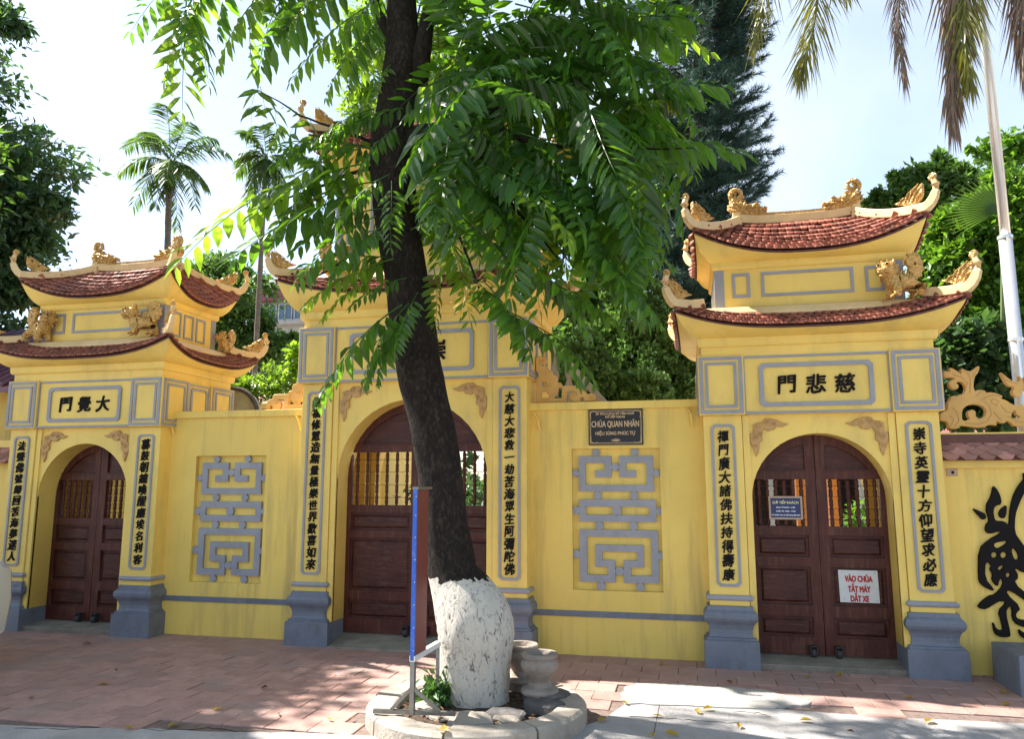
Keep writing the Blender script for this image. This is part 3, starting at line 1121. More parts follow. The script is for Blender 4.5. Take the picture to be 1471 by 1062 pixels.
def gate(cx, big, label, left_text, right_text, sign, budgets, faces, gaps):
    hw, zl0, zl1 = (1.19, 2.605, 3.18) if big else (.985, 2.205, 2.735)
    ah, spring, apex = (.77, 1.66, 2.43) if big else (.565, 1.47, 2.04)
    D = 1.30
    cy = D / 2
    g = empty('gate', (cx, cy, GZ), label, 'gate', 'yellow pagoda gates along the temple front')
    L = [cx - hw + .195, cx + hw - .195]
    zt, zb = zl0 - .082, .745
    # front wall with arch
    xw = hw - .37
    n = 22
    arch = [(cx + ah, -.02), (cx + ah, spring)] + [(cx + ah * math.cos(math.pi * i / n), spring + (apex - spring) * math.sin(math.pi * i / n)) for i in range(1, n)] + [(cx - ah, spring), (cx - ah, -.02)]
    out = [(cx - xw, -.02), (cx - xw, zl0 + .03), (cx + xw, zl0 + .03), (cx + xw, -.02)]
    me = curve_mesh('front_wall', [out + arch], .36, 0, M['yellow'])
    place('front_wall', me, g, Matrix.Translation((0, .10 + .18, 0)))
    me = curve_mesh('rear_wall', [out + arch], .16, 0, M['yellow'])
    place('rear_wall', me, g, Matrix.Translation((0, 1.12, 0)))
    mb = MB()
    for s in (-1, 1):
        a, b = sorted((cx + s * (hw - .03), cx + s * (hw - .11)))
        mb = MB()
        mb.box(a, b, .38, D - .38, -.02, zl0 + .03)
        mb.build('side_wall', M['yellow'], g)
        # thin step strip between pilaster and wall
        a, b = sorted((cx + s * (hw - .365), cx + s * (hw - .42)))
        mb = MB()
        mb.box(a, b, .078, .12, GZ, zl0 - .002)
        mb.build('wall_strip', M['yellow'], g)
    # pilasters: front two are detailed, rear two plain
    for k, x in enumerate(L):
        for yc, front in ((.225, True), (D - .225, False)):
            mb = MB()
            mb.box(x - .165, x + .165, yc - .165, yc + .165, .50, zl0)
            pl = mb.build('pilaster', M['yellow'], g, bevel=.004)
            mb = MB()
            mb.sq(x, yc, [(-.02, .228, .228), (.295, .225, .225)])
            pb = mb.build('plinth_block', M['plinth'], pl, bevel=.005)
            mb = MB()
            prof = [(.29, .205), (.315, .205), (.318, .185), (.345, .176), (.38, .176), (.415, .186), (.44, .200)]
            mb.sq(x, yc, [(z, a, a) for z, a in prof])
            prof2 = [(.44, .206), (.455, .215), (.475, .222), (.50, .222), (.52, .214), (.535, .200), (.54, .192), (.575, .188)]
            mb.sq(x, yc, [(z, a, a) for z, a in prof2])
            mb.build('plinth_moulding', M['plinth'], pl, bevel=.003)
            mb = MB()
            mb.sq(x, yc, [(.618, .178, .178), (.625, .19, .19), (.642, .196, .196), (.655, .19, .19), (.664, .178, .178)])
            mb.build('torus_moulding', M['gray'], pl, bevel=.002)
            # capital block
            mb = MB()
            e = x + (-.195 if k == 0 else .195)
            mb.sq(x, yc, [(zl0, .195, .195 + .03), (zl1, .197, .197 + .03)])
            cap = mb.build('capital_block', M['yellow'], pl, bevel=.004)
            if front:
                fm = MB()
                frame_mb(fm, 'front', yc - .2255, x - .183, x + .183, zl0 + .012, zl1 - .012, .03, 0, .010)
                frame_mb(fm, 'front', yc - .2255, x - .135, x + .135, zl0 + .062, zl1 - .062, .024, 0, .012)
                fm.build('capital_frame', M['gray'], cap)
                fm = MB()
                frame_mb(fm, 'front', .06, x - .102, x + .102, zb - .012, zt + .002, .021, .028, .014)
                fm.build('inscription_frame', M['gray'], pl)
                chars_column(pl, left_text if k == 0 else right_text, x, zt - .045, zb + .03, .052, .104 if big else .108)
            for face, pos in (('right', x + .196), ('left', x - .196)):
                fm = MB()
                frame_mb(fm, face, pos, yc - .205, yc + .205, zl0 + .012, zl1 - .012, .03, 0, .010)
                frame_mb(fm, face, pos, yc - .15, yc + .15, zl0 + .062, zl1 - .062, .024, 0, .012)
                fm.build('capital_side_frame', M['gray'], cap)
    # lintel body
    mb = MB()
    mb.box(cx - hw + .02, cx + hw - .02, .035, D - .035, zl0 + .004, zl1 - .004)
    lb = mb.build('lintel', M['yellow'], g, bevel=.003)
    fm = MB()
    xi = hw - .40
    m = face_map('front', .035)
    for z0, z1 in ((zl0 + .006, zl0 + .026), (zl1 - .03, zl1 - .010)):
        fm.box(cx - xi, cx + xi, .022, .037, z0, z1)
    fm.build('lintel_edge_band', M['gray'], lb)
    sw = .645 if big else .465
    z0, z1 = (2.69, 3.10) if big else (2.272, 2.655)
    fm = MB()
    frame_mb(fm, 'front', .035, cx - sw, cx + sw, z0, z1, .036, .03, .018)
    sf = fm.build('sign_frame', M['gray'], lb)
    sp = .262 if big else .236
    for i, ch in enumerate(sign):
        me = text_mesh(ch, .215 if big else .175, .012, .0042, M['ink'], 0.05)
        place('sign_character', me, lb, Matrix.Translation((cx + (i - 1) * sp, .028, (z0 + z1) / 2)))
    for face, pos in (('right', cx + hw - .02), ('left', cx - hw + .02)):
        fm = MB()
        frame_mb(fm, face, pos, .50, .80, zl0 + .045, zl1 - .06, .03, .03, .012)
        frame_mb(fm, face, pos, .465, .835, zl0 + .006, zl1 - .02, .018, 0, .008)
        fm.build('side_panel_frame', M['gray'], lb)
    # neck and cornice
    mb = MB()
    mb.box(cx - hw + .035, cx + hw - .035, .03, D - .03, zl1 - .01, zl1 + .085)
    mb.build('neck', M['yellow'], g)
    mb = MB()
    c0 = zl1 + .08
    mb.sq(cx, cy, [(c0, hw - .012, cy - .008), (c0 + .02, hw - .002, cy + .004), (c0 + .075, hw, cy + .006), (c0 + .085, hw - .01, cy - .004)])
    mb.build('cornice', M['yellow'], g, bevel=.003)
    zc = c0 + .075
    # lower roof
    ub = .92 if big else .80
    uy = .46
    ez = 3.475 if big else 2.945
    zt_ = 3.655 if big else 3.10
    eave_roof(g, 'lower_roof', cx, cy, hw - .012, cy - .005, zc, ez, .175 if not big else .18, .17, .20, hw - .06, cy - .06, zt_, 4, .068, False, faces, budget=budgets[0], p=3.0)
    # upper body
    z0 = zt_ - .05
    z1 = 4.93 if big else 3.575
    mb = MB()
    mb.box(cx - ub, cx + ub, cy - uy, cy + uy, z0, z1)
    upb = mb.build('upper_storey', M['yellow'], g)
    mb = MB()
    mb.box(cx - ub - .10, cx + ub + .10, cy - uy - .10, cy + uy + .10, z0 - .02, zt_ + .062)
    mb.build('storey_base', M['cream'], upb)
    fm = MB()
    for s in (-1, 1):
        for q in (-1, 1):
            fx, fy = cx + s * ub, cy + q * uy
            fm.box(fx - .082 if s > 0 else fx - .006, fx + .006 if s > 0 else fx + .082, fy - .006 if q < 0 else fy - .082, fy + .082 if q < 0 else fy + .006, z0 + .02, z1 + .003)
            fm.build('corner_band', M['gray'], upb)
            fm = MB()
    if not big:
        a0, a1 = zt_ + .195, z1 - .05
        a0 = 3.295
        for x0, x1 in ((-.645, -.49), (-.39, .395), (.49, .645)):
            frame_mb(fm, 'front', cy - uy, cx + x0, cx + x1, a0, a1, .026, 0, .012)
            fm.build('panel_frame', M['gray'], upb)
            fm = MB()
        for face, pos in (('right', cx + ub), ('left', cx - ub)):
            for y0 in (.30, .52, .74):
                frame_mb(fm, face, pos, y0, y0 + .17, a0 - .05, a1, .022, 0, .012)
                fm.build('panel_frame', M['gray'], upb)
                fm = MB()
    else:
        frame_mb(fm, 'front', cy - uy, cx - .42, cx + .42, 4.02, 4.62, .035, 0, .02)
        wf = fm.build('lattice_window', M['gray'], upb)
        for i in range(11):
            mb = MB()
            x = cx - .36 + i * .072
            mb.box(x - .008, x + .008, cy - uy - .014, cy - uy + .002, 4.05, 4.59)
            mb.build('lattice_bar', M['gray'], wf)
        mb = MB()
        mb.box(cx - .385, cx + .385, cy - uy - .003, cy - uy + .001, 4.055, 4.585)  # flat black sheet standing in for the shade inside the window
        mb.build('window_dark_sheet', M['ink'], wf)
        for s in (-1, 1):
            fm = MB()
            a, b = sorted((cx + s * .50, cx + s * .80))
            frame_mb(fm, 'front', cy - uy, a, b, 4.02, 4.62, .03, 0, .012)
            fm.build('panel_frame', M['gray'], upb)
    mb = MB()
    mb.sq(cx, cy, [(z1 - .01, ub + .015, uy + .015), (z1 + .012, ub + .03, uy + .03), (z1 + .055, ub + .03, uy + .03)])
    mb.build('upper_cornice', M['yellow'], g, bevel=.003)
    if big:
        eave_roof(g, 'upper_roof', cx, cy, ub + .02, uy + .02, z1 + .05, z1 + .10, .23, .18, .22, 0, 0, 5.60, 8, .068, True, faces, budget=budgets[1], p=2.6, ridge=.60, sag=.05, tiplen=1.0)
    else:
        eave_roof(g, 'upper_roof', cx, cy, ub + .02, uy + .02, z1 + .05, 3.665, .235, .14, .165, 0, 0, 4.13, 8, .068, True, faces, budget=budgets[1], p=2.5, ridge=.53, sag=.045, tiplen=.95)
    # spandrels
    s = .00022 if not big else .00025
    spandrel(g, cx - xw - .0 + .01 + .045, zl0 - .012, s * 4.83 / 4.83 * 4.4 / 4.83 * 1.0 if False else s * .98, False) if False else None
    sc_ = .00118 if not big else .00125
    spandrel(g, cx - xw + .06, zl0 - .035, sc_, False)
    spandrel(g, cx + xw - .06, zl0 - .035, sc_, True)
    # doors
    if big:
        win, pans, dz = (1.395, 1.925), [(1.145, 1.315), (.56, 1.07), (.29, .465)], .155
    else:
        win, pans, dz = (1.235, 1.645), [(.97, 1.155), (.56, .885), (.29, .46)], .145
    for side in (-1, 1):
        door_leaf(g, cx, .345, ah, spring, apex, side, win, pans, dz)
    # sill
    mb = MB()
    if big:
        mb.loft([[(cx - .93, .0, GZ - .03), (cx + .93, .0, GZ - .03), (cx + .93, .0, GZ + .012), (cx - .93, .0, GZ + .012)],
                 [(cx - .80, .34, GZ - .03), (cx + .80, .34, GZ - .03), (cx + .80, .34, .145), (cx - .80, .34, .145)],
                 [(cx - .79, 1.3, GZ - .03), (cx + .79, 1.3, GZ - .03), (cx + .79, 1.3, .147), (cx - .79, 1.3, .147)]])
    else:
        mb.loft([[(cx - .60, .07, GZ - .03), (cx + .60, .07, GZ - .03), (cx + .60, .05, .115), (cx - .60, .05, .115)],
                 [(cx - .57, .30, GZ - .03), (cx + .57, .30, GZ - .03), (cx + .57, .30, .135), (cx - .57, .30, .135)],
                 [(cx - .56, 1.3, GZ - .03), (cx + .56, 1.3, GZ - .03), (cx + .56, 1.3, .137), (cx - .56, 1.3, .137)]])
    mb.build('door_sill', M['sill'], g, bevel=.006)
    return g


gl = gate(-6.378, False, 'small yellow two-roofed gate at the left, sign 門覺大 over its door', '法聲佛號歸回苦海夢迷人', '暮鼓朝鐘喚醒塵埃名利客', '門覺大', (150, 150), ['front', 'right'], 0)
gm = gate(-2.638, True, 'tall yellow main gate behind the white-painted tree trunk', '修福修慧造無量極樂世界歡喜如來', '大慈大悲救一劫苦海眾生阿彌陀佛', '寺福崇', (150, 145), ['front', 'right'], 0)
gr = gate(1.083, False, 'small yellow two-roofed gate at the right with red and blue notices', '禪門廣大諸佛扶持得壽康', '崇寺英靈十方仰望求必應', '門悲慈', (130, 165), ['front', 'left'], 0)

# ------------------------------------------------------------------ walls between the gates
def shou_loops():
    """outline rectangles (x0,x1,y0,y1) and discs of the longevity lattice in a 420 x 672 field, y down"""
    r = []
    r += [(32, 190, 37, 70), (227, 387, 37, 70), (32, 65, 37, 207), (355, 387, 37, 207), (32, 390, 175, 207),
          (157, 190, 37, 140), (112, 190, 105, 140), (227, 260, 37, 140), (227, 307, 105, 140)]
    r += [(32, 395, 245, 280), (32, 395, 318, 352), (32, 65, 245, 352), (362, 397, 245, 352)]
    r += [(32, 402, 388, 423), (32, 67, 388, 635), (367, 402, 388, 635), (32, 200, 600, 635), (238, 402, 600, 635),
          (165, 200, 530, 635), (238, 273, 530, 635), (105, 200, 530, 564), (238, 335, 530, 564), (105, 140, 458, 564), (300, 335, 458, 564), (105, 335, 458, 492)]
    c = [(208, 90, 19), (117, 18, 18), (303, 18, 18), (17, 120, 17), (402, 120, 17), (122, 226, 19), (295, 226, 19), (212, 299, 22), (17, 298, 19), (412, 298, 17),
         (128, 370, 19), (289, 370, 19), (219, 582, 20), (132, 653, 19), (314, 653, 19), (17, 505, 19), (414, 505, 17)]
    return r, c


def stretch_wall(x0, x1, rx0, rx1, rz0, rz1, label, plabel):
    w = empty('boundary_wall', ((x0 + x1) / 2, .375, GZ), label, 'wall', 'plain yellow walls between the gates')
    mb = MB()
    Y = .25
    for a, b, c, d in ((x0, rx0, -.05, 2.31), (rx1, x1, -.05, 2.31), (rx0, rx1, -.05, rz0), (rx0, rx1, rz1, 2.31)):
        mb.box(a, b, Y, .50, c, d)
    # one continuous front: outline with a hole
    me = curve_mesh('wall_face', [[(x0, -.05), (x1, -.05), (x1, 2.31), (x0, 2.31)], [(rx0, rz0), (rx1, rz0), (rx1, rz1), (rx0, rz1)]], .25, 0, M['yellow_wall'])
    place('wall_face', me, w, Matrix.Translation((0, Y + .125, 0)))
    mb = MB()
    mb.box(rx0 - .01, rx1 + .01, Y + .055, Y + .16, rz0 - .01, rz1 + .01)
    nb = mb.build('recess', M['yellow_wall'], w)
    mb = MB()
    mb.loft([[(x0, Y - .035, z) if k else (x0, Y - .035, z) for z, k in ((2.302, 0), (2.375, 1))] + [(x0, .53, 2.38), (x0, .53, 2.302)],
             [(x1, Y - .035, 2.302), (x1, Y - .035, 2.375), (x1, .53, 2.38), (x1, .53, 2.302)]])
    mb.build('coping', M['yellow_wall'], w, bevel=.006)
    mb = MB()
    mb.box(x0, x1, Y - .012, Y + .02, .405, .458)
    mb.build('dado_band', M['plinth'], w, bevel=.003)
    # lattice
    rr, cc = shou_loops()
    sx, sz = (rx1 - rx0) / 420, (rz1 - rz0) / 672
    lat = empty('longevity_lattice', (0, 0, 0))
    lat.parent = w
    for k, (a, b, c, d) in enumerate(rr):
        e = 0.00025 * k
        mb = MB()
        i_ = .00012 * k
        mb.box(rx0 + a * sx + i_, rx0 + b * sx - i_, Y + .026 - e, Y + .056, rz1 - d * sz + i_, rz1 - c * sz - i_)
        mb.build('lattice_bar', M['gray'], lat)
    for k, (a, b, r_) in enumerate(cc):
        mb = MB()
        pr = circ(rx0 + a * sx, rz1 - b * sz, r_ * sx * 1.02, 18)
        mb.loft([[(p[0], Y + .0235, p[1]) for p in pr], [(p[0], Y + .056, p[1]) for p in pr]])
        mb.build('lattice_knob', M['gray'], lat)
    return w


stretch_wall(-1.50, .16, -1.086, -.268, .64, 1.934, 'yellow wall right of the main gate with blue-gray lattice below a black plaque', '')
stretch_wall(-5.46, -3.77, -5.11, -4.285, .60, 1.90, 'yellow wall left of the main gate with blue-gray lattice and no plaque', '')

# rain hooks on the wall face
for (x, z, lean), lb in zip(((-1.445, 2.30, .10), (.0, 2.31, .02), (-5.445, 2.32, .10), (-3.95, 2.33, .10)),
                            ('short yellow pipe under the coping just right of the main gate', 'thin yellow pipe under the coping beside the right gate',
                             'short yellow pipe under the coping beside the left gate', 'short yellow pipe under the coping just left of the main gate')):
    mb = MB()
    mb.tube([(x, .235, z - .03), (x + .01, .20, z - .03), (x + .02 + lean * .2, .195, z - .08), (x + .03 + lean * .3, .22, z - .19)], .012, 8)
    o = mb.build('drain_pipe', M['yellow'], smooth=True)
    tag(o, lb, 'pipe', 'short pipes under the wall coping')

# fretwork brackets at the sides of the main gate, on the wall tops
FR_O = [(165, 815), (165, 465), (205, 460), (205, 415), (165, 385), (158, 215), (195, 185), (290, 185), (325, 222), (325, 272), (296, 296), (240, 292), (240, 235), (222, 235), (222, 318), (335, 325), (355, 345),
        (355, 388), (385, 372), (412, 392), (418, 438), (470, 455), (487, 482), (487, 545), (530, 545), (556, 575), (560, 592), (805, 592), (830, 615), (830, 655), (895, 662), (935, 712), (985, 700), (1040, 722),
        (1050, 765), (1035, 800), (885, 805), (875, 752), (832, 752), (822, 808), (705, 808), (675, 775), (672, 720), (700, 682), (755, 668), (628, 668), (628, 812)]
FR_H = [[(240, 525), (318, 525), (318, 600), (240, 600)], [(242, 660), (305, 660), (345, 705), (375, 712), (372, 742), (242, 748)], [(440, 722), (480, 700), (500, 655), (500, 618), (550, 618), (550, 752), (440, 752)]]


def fret(mirror, label):
    f = lambda P_: [(p[0] - 165, 815 - p[1]) for p in P_]
    s = .000655
    x0 = -1.437 if not mirror else -3.845
    sg = -1 if mirror else 1
    conv = lambda P_: [(x0 + sg * a * s, 2.382 + b * s * 1.12) for a, b in f(P_)][::sg]
    me = curve_mesh('fretwork_bracket', [conv(FR_O)] + [conv(h) for h in FR_H], .05, .006, M['ochre'])
    o = link_mesh('fretwork_bracket', me, None, (0, .33, 0))
    tag(o, label, 'ornament', 'ochre fretwork beside the main gate')
    k = 0
    for (a, b, r_) in ((375, 585, 34), (268, 255, 34), (745, 715, 40), (985, 755, 34), (385, 408, 20), (410, 720, 20), (525, 580, 20)):
        (cx_, cz_), = conv([(a, b)])
        mb = MB()
        mb.tube(spiral_pts((cx_, .305, cz_), r_ * s, r_ * s * .2, 0, R(480) , (sg, 0), 18), .006, 5)
        mb.build('raised_scroll', M['ochre'], o, smooth=True)
    return o


fret(False, 'ochre fretwork bracket on the wall top right of the main gate')
fret(True, 'ochre fretwork bracket on the wall top left of the main gate')

# plaque
pq = empty('plaque', (-.665, .25, 1.965), 'black plaque with gold lettering CHÙA QUAN NHÂN above the right lattice', 'plaque')
mb = MB()
mb.box(-.918, -.412, .225, .252, 1.965, 2.30)
mb.build('plate', M['black_plaque'], pq, bevel=.002)
mb = MB()
frame_mb(mb, 'front', .225, -.905, -.425, 1.978, 2.287, .004, .0, .002)
frame_mb(mb, 'front', .225, -.897, -.433, 1.986, 2.279, .002, .012, .002)
mb.build('border_line', M['plaque_gold'], pq)
for sx_ in (-1, 1):
    for sz_ in (-1, 1):
        mb = MB()
        c = Vector((-.665 + sx_ * .228, .222, 2.1325 + sz_ * .142))
        mb.tube(spiral_pts(c, .013, .003, 0, R(420), (sx_, 0), 12), .0022, 4)
        mb.tube([c + Vector((0, 0, sz_ * .008)), c + Vector((-sx_ * .04, 0, sz_ * .006)), c + Vector((-sx_ * .06, 0, -sz_ * .003))], .0025, 4)
        mb.tube([c + Vector((sx_ * .006, 0, 0)), c + Vector((sx_ * .006, 0, -sz_ * .035)), c + Vector((-sx_ * .001, 0, -sz_ * .055))], .0025, 4)
        mb.build('corner_flourish', M['plaque_gold'], pq)
for s, z, h, sx_, bold in (('DI TÍCH LỊCH SỬ VĂN HOÁ', 2.258, .028, 1.02, .0012), ('ĐÃ XẾP HẠNG', 2.230, .026, 1.05, .0012), ('CHÙA QUAN NHÂN', 2.163, .080, .60, .0014), ('HIỆU SÙNG PHÚC TỰ', 2.075, .044, .86, .0012)):
    place('lettering', text_mesh(s, h, .002, bold, M['plaque_gold'], sx=sx_), pq, Matrix.Translation((-.668, .2235, z)))
mb = MB()
for a in (-70, -45, -20, 0, 20, 45, 70):
    d = Vector((math.sin(R(a)), 0, .55 * math.cos(R(a)))) * .05
    b0 = Vector((-.665, .2235, 2.0))
    mb.tube([b0, b0 + d * .6 + Vector((d.z * .1, 0, 0)), b0 + d], [.004, .005, .001], 4)
mb.build('lotus_emblem', M['plaque_gold'], pq)

# notices on the right gate
nt = empty('notice_board', (.86, .33, 1.24), 'navy notice with pale frame headed GIỜ TIẾP KHÁCH hung on the window bars', 'sign')
nx0, nx1, nz0, nz1, ny = .685, .945, 1.305, 1.485, .325
mb = MB()
mb.box(nx0, nx1, ny, ny + .012, nz0, nz1)
mb.build('sheet', M['blue_sheet'], nt)
mb = MB()
frame_mb(mb, 'front', ny, nx0 - .012, nx1 + .012, nz0 - .012, nz1 + .012, .016, 0, .008)
mb.build('notice_frame', M['sign_frame'], nt)
for s, z, h, m_ in (('GIỜ TIẾP KHÁCH', 1.447, .031, 'yellow_text'), ('SÁNG TỪ: 07H30 - 11H00', 1.400, .0155, 'white_text'), ('CHIỀU TỪ: 14H00 - 17H00', 1.368, .0155, 'white_text'), ('TỪ 18H00: Chùa từ chối không tiếp khách', 1.332, .0150, 'white_text')):
    place('lettering', text_mesh(s, h, .001, .0007, M[m_], sx=.92), nt, Matrix.Translation(((nx0 + nx1) / 2, ny - .0015, z)))

ws = empty('notice_sheet', (1.40, .40, .62), 'white notice with three lines of red lettering low on the right gate door', 'sign')
mb = MB()
x0, x1, z0, z1 = 1.225, 1.535, .595, .866
mb.loft([[(x0, .342, z0), (x1 + .006, .342, z0), (x1 + .002, .342, z1), (x0 - .004, .342, z1)], [(x0, .348, z0), (x1 + .006, .348, z0), (x1 + .002, .348, z1), (x0 - .004, .348, z1)]])
mb.build('sheet', M['white'], ws)
for s, z, w_ in (('VÀO CHÙA', .800, .60), ('TẮT MÁY', .722, .60), ('DẮT XE', .642, .60)):
    place('lettering', text_mesh(s, .070, .001, .0032, M['red_text'], sx=w_), ws, Matrix.Translation((1.383, .3405, z)))
for a, b in ((x0 + .025, z1 - .02), (x1 - .02, z1 - .022), (x0 + .035, z0 + .03), (x1 - .015, z0 + .02)):
    mb = MB()
    mb.tube([(a, .343, b), (a, .339, b)], .004, 6)
    mb.build('nail', M['steel'], ws)

# ------------------------------------------------------------------ right hand wall with tiled coping and black calligraphy
rw = empty('boundary_wall', (4.1, .4, GZ), 'yellow wall at the right edge with tiled coping and black calligraphy relief', 'wall')
mb = MB()
mb.box(2.02, 6.2, .25, .50, -.05, 1.78)
mb.build('wall_face', M['yellow_wall'], rw)
mb = MB()
mb.box(2.06, 6.2, .215, .52, 1.735, 1.80)
mb.build('tile_bearer', M['yellow'], rw, bevel=.004)
mb = MB()
mb.box(2.06, 6.2, .22, .50, 1.795, 2.02)
mb.loft([[(2.06, .13, 1.80), (2.06, .26, 1.80), (2.06, .26, 1.96)], [(6.2, .13, 1.80), (6.2, .26, 1.80), (6.2, .26, 1.96)]])
mb.build('coping_core', M['tile_deck'], rw)
mb = MB()
mb.box(2.06, 6.2, .225, .51, 1.955, 2.035)
mb.build('coping_cap', M['yellow'], rw, bevel=.006)
tm_ = MB()
hx = [(-.5, .40), (-.28, .05), (-.12, 0), (.12, 0), (.28, .05), (.5, .40), (.5, 1), (-.5, 1)]
tm_.loft([[(a * .135, b * .11, 0) for a, b in hx], [(a * .135, b * .11, .012) for a, b in hx]])
tme = tm_.mesh('coping_tile', M['wall_tile'])
for j in range(4):
    for i in range(30):
        x = 2.125 + i * .138 + (j % 2) * .069
        z = 1.80 + j * .038
        yy = .115 + j * .030
        place('coping_tile', tme, rw, Matrix.Translation((x, yy, z)) @ Matrix.Rotation(R(44 + random.gauss(0, 2)), 4, 'X') @ Matrix.Rotation(random.gauss(0, .03), 4, 'Z'))

CZ = (1340, 520, 6.64)
CR = [(150, 662), (137, 640), (133, 602), (100, 587), (68, 588), (58, 545), (70, 515), (100, 498), (135, 480), (130, 410), (155, 385), (160, 355), (200, 342), (225, 352), (250, 332), (290, 330), (305, 270), (285, 228),
      (250, 208), (212, 222), (240, 245), (238, 275), (205, 290), (165, 275), (143, 235), (155, 200), (215, 182), (150, 172), (100, 178), (95, 105), (165, 122), (140, 72), (215, 100), (270, 150), (252, 78), (335, 115),
      (370, 105), (438, 52), (432, 115), (382, 180), (382, 305), (430, 288), (490, 295), (497, 318), (560, 312), (620, 330), (665, 352), (635, 372), (690, 388), (740, 425), (790, 438), (872, 428), (872, 640), (760, 640), (735, 600), (690, 582),
      (680, 610), (640, 610), (595, 585), (607, 637), (540, 620), (480, 648), (420, 655), (330, 640), (245, 632), (235, 664)]
CRH = [[(270, 560), (273, 480), (320, 438), (400, 425), (465, 445), (500, 485), (492, 540), (445, 568), (400, 548), (402, 495), (372, 476), (330, 488), (320, 530), (350, 570), (300, 585), (278, 578)],
       [(755, 500), (775, 480), (782, 530), (825, 545), (800, 560), (740, 560), (740, 530)]]
CR2 = [(625, 108), (700, 172), (760, 212), (825, 208), (805, 150), (872, 190), (872, 292), (842, 300), (847, 340), (800, 362), (757, 342), (743, 305), (772, 265), (715, 255), (680, 215)]


def crest(flip):
    ax = at(CZ[0] + 860 / CZ[2], 560, .36).x
    cv = lambda P_: [(min(a, ax), b) for a, b in traced(*CZ, P_, .36)]
    f = (lambda L_: [(2 * ax - a, b) for a, b in L_][::-1]) if flip else (lambda L_: L_)
    out = []
    for nm, loops in (('leaf_scroll', [CR] + CRH), ('upper_leaf', [CR2])):
        out.append((nm, curve_mesh(nm, [f(smooth_loop(cv(l), 1)) for l in loops], .06, .006, M['ochre'])))
    return out, f, cv, ax


cst = empty('carved_crest', (2.7, .36, 2.035), 'ochre leaf-scroll crest standing on the tiled wall at the right edge', 'ornament')
for flip in (False, True):
    parts, f, cv, ax = crest(flip)
    for nm, me in parts:
        place(nm, me, cst, Matrix.Translation((0, .36 + (.0015 if flip else 0), .018)))
    for st in ([(300, 300), (320, 230), (270, 170), (180, 145)], [(345, 320), (350, 200), (335, 140), (290, 110)], [(365, 180), (390, 130), (420, 90)], [(450, 390), (500, 360), (570, 340), (630, 352)],
               [(400, 355), (430, 320), (470, 308)], [(480, 400), (530, 440), (550, 520), (510, 590), (420, 620), (300, 605)], [(570, 500), (600, 540), (650, 590)], [(640, 440), (690, 500), (750, 510)],
               [(200, 640), (240, 580), (220, 500), (180, 460)], [(640, 130), (700, 205), (800, 235)], [(700, 540), (790, 590), (870, 600)], [(560, 375), (545, 410), (600, 440), (620, 400), (580, 380)], [(150, 540), (185, 560), (180, 600), (150, 650)]):
        L_ = f(cv(st))
        mb = MB()
        mb.tube([(a, .329, b + .018) for a, b in L_], [.0035] * len(L_), 4)
        mb.build('incised_vein', M['copper'], cst)

KZ = (1390, 690, 4.25)
K1 = [(150, 38), (168, 42), (195, 85), (209, 148), (165, 158), (155, 190), (162, 235), (172, 250), (225, 250), (250, 285), (254, 200), (268, 120), (292, 60), (330, 5), (392, -60), (392, 30), (345, 75), (310, 150), (288, 215),
      (285, 320), (320, 370), (392, 470), (392, 560), (345, 572), (278, 530), (314, 590), (278, 628), (392, 720), (392, 765), (250, 668), (232, 690), (328, 780), (288, 820), (305, 850), (392, 860), (392, 900), (310, 895), (268, 850),
      (270, 780), (250, 770), (230, 810), (263, 940), (250, 962), (190, 958), (160, 935), (148, 872), (160, 872), (170, 905), (215, 925), (202, 860), (183, 800), (236, 748), (198, 738), (165, 755), (112, 790), (72, 786), (57, 766),
      (125, 706), (165, 700), (217, 640), (205, 594), (190, 612), (182, 658), (143, 610), (152, 578), (130, 542), (146, 525), (108, 490), (104, 600), (162, 668), (150, 680), (80, 642), (62, 600), (65, 420), (130, 362),
      (202, 322), (190, 313), (130, 332), (103, 310), (110, 270), (132, 250), (104, 165), (145, 90)]
K1H = [[(158, 385), (235, 370), (238, 385), (185, 420), (160, 408)], circ(160, 458, 18), circ(217, 458, 19), [(264, 422), (284, 414), (313, 470), (300, 492), (278, 478)], [(184, 530), (217, 518), (216, 532), (200, 553), (182, 546)], circ(245, 580, 14)]
K2 = [(22, 170), (70, 188), (106, 206), (113, 228), (97, 245), (78, 234)]
K3 = [(239, 152), (212, 166), (188, 195), (190, 222), (214, 238), (232, 222)]
K4 = [(305, 905), (345, 935), (392, 940), (392, 975), (345, 968), (316, 950)]
cal = empty('calligraphy_relief', (3.0, .245, .45), 'large black flowing calligraphy relief on the right-edge wall', 'relief')
ax = at(KZ[0] + 392 / KZ[2], 800, .236).x
for flip in (False, True):
    f = (lambda L_: [(2 * ax - a, b) for a, b in L_][::-1]) if flip else (lambda L_: L_)
    for k, loops in enumerate(([K1] + K1H, [K2], [K3], [K4])):
        lp = []
        for i, l in enumerate(loops):
            q = smooth_loop(traced(*KZ, l, .236), 1)
            q = [(min(a, ax), b) for a, b in q]
            lp.append(f(q))
        me = curve_mesh('brush_stroke', lp, .028, .004, M['ink'])
        place('brush_stroke', me, cal, Matrix.Translation((0, .236, 0)))

mb = MB()
mb.box(2.112, 2.20, .243, .252, 1.67, 1.735)
ob = mb.build('socket_plate', M['sign_frame'], bevel=.003)
tag(ob, 'small brown socket box on the wall beside the right gate', 'socket')
mb = MB()
mb.box(2.15, 2.17, .238, .2445, 1.69, 1.712)
mb.build('socket_hole', M['ink'], ob)

# next structure at the right edge: only its plinth corner shows
mb = MB()
mb.sq(2.56, -.14, [(-.02, .275, .275), (.36, .265, .265)])
o = mb.build('kerb_block', M['plinth'], bevel=.006)
tag(o, 'blue-gray painted block cut off by the right edge of the photo', 'block')

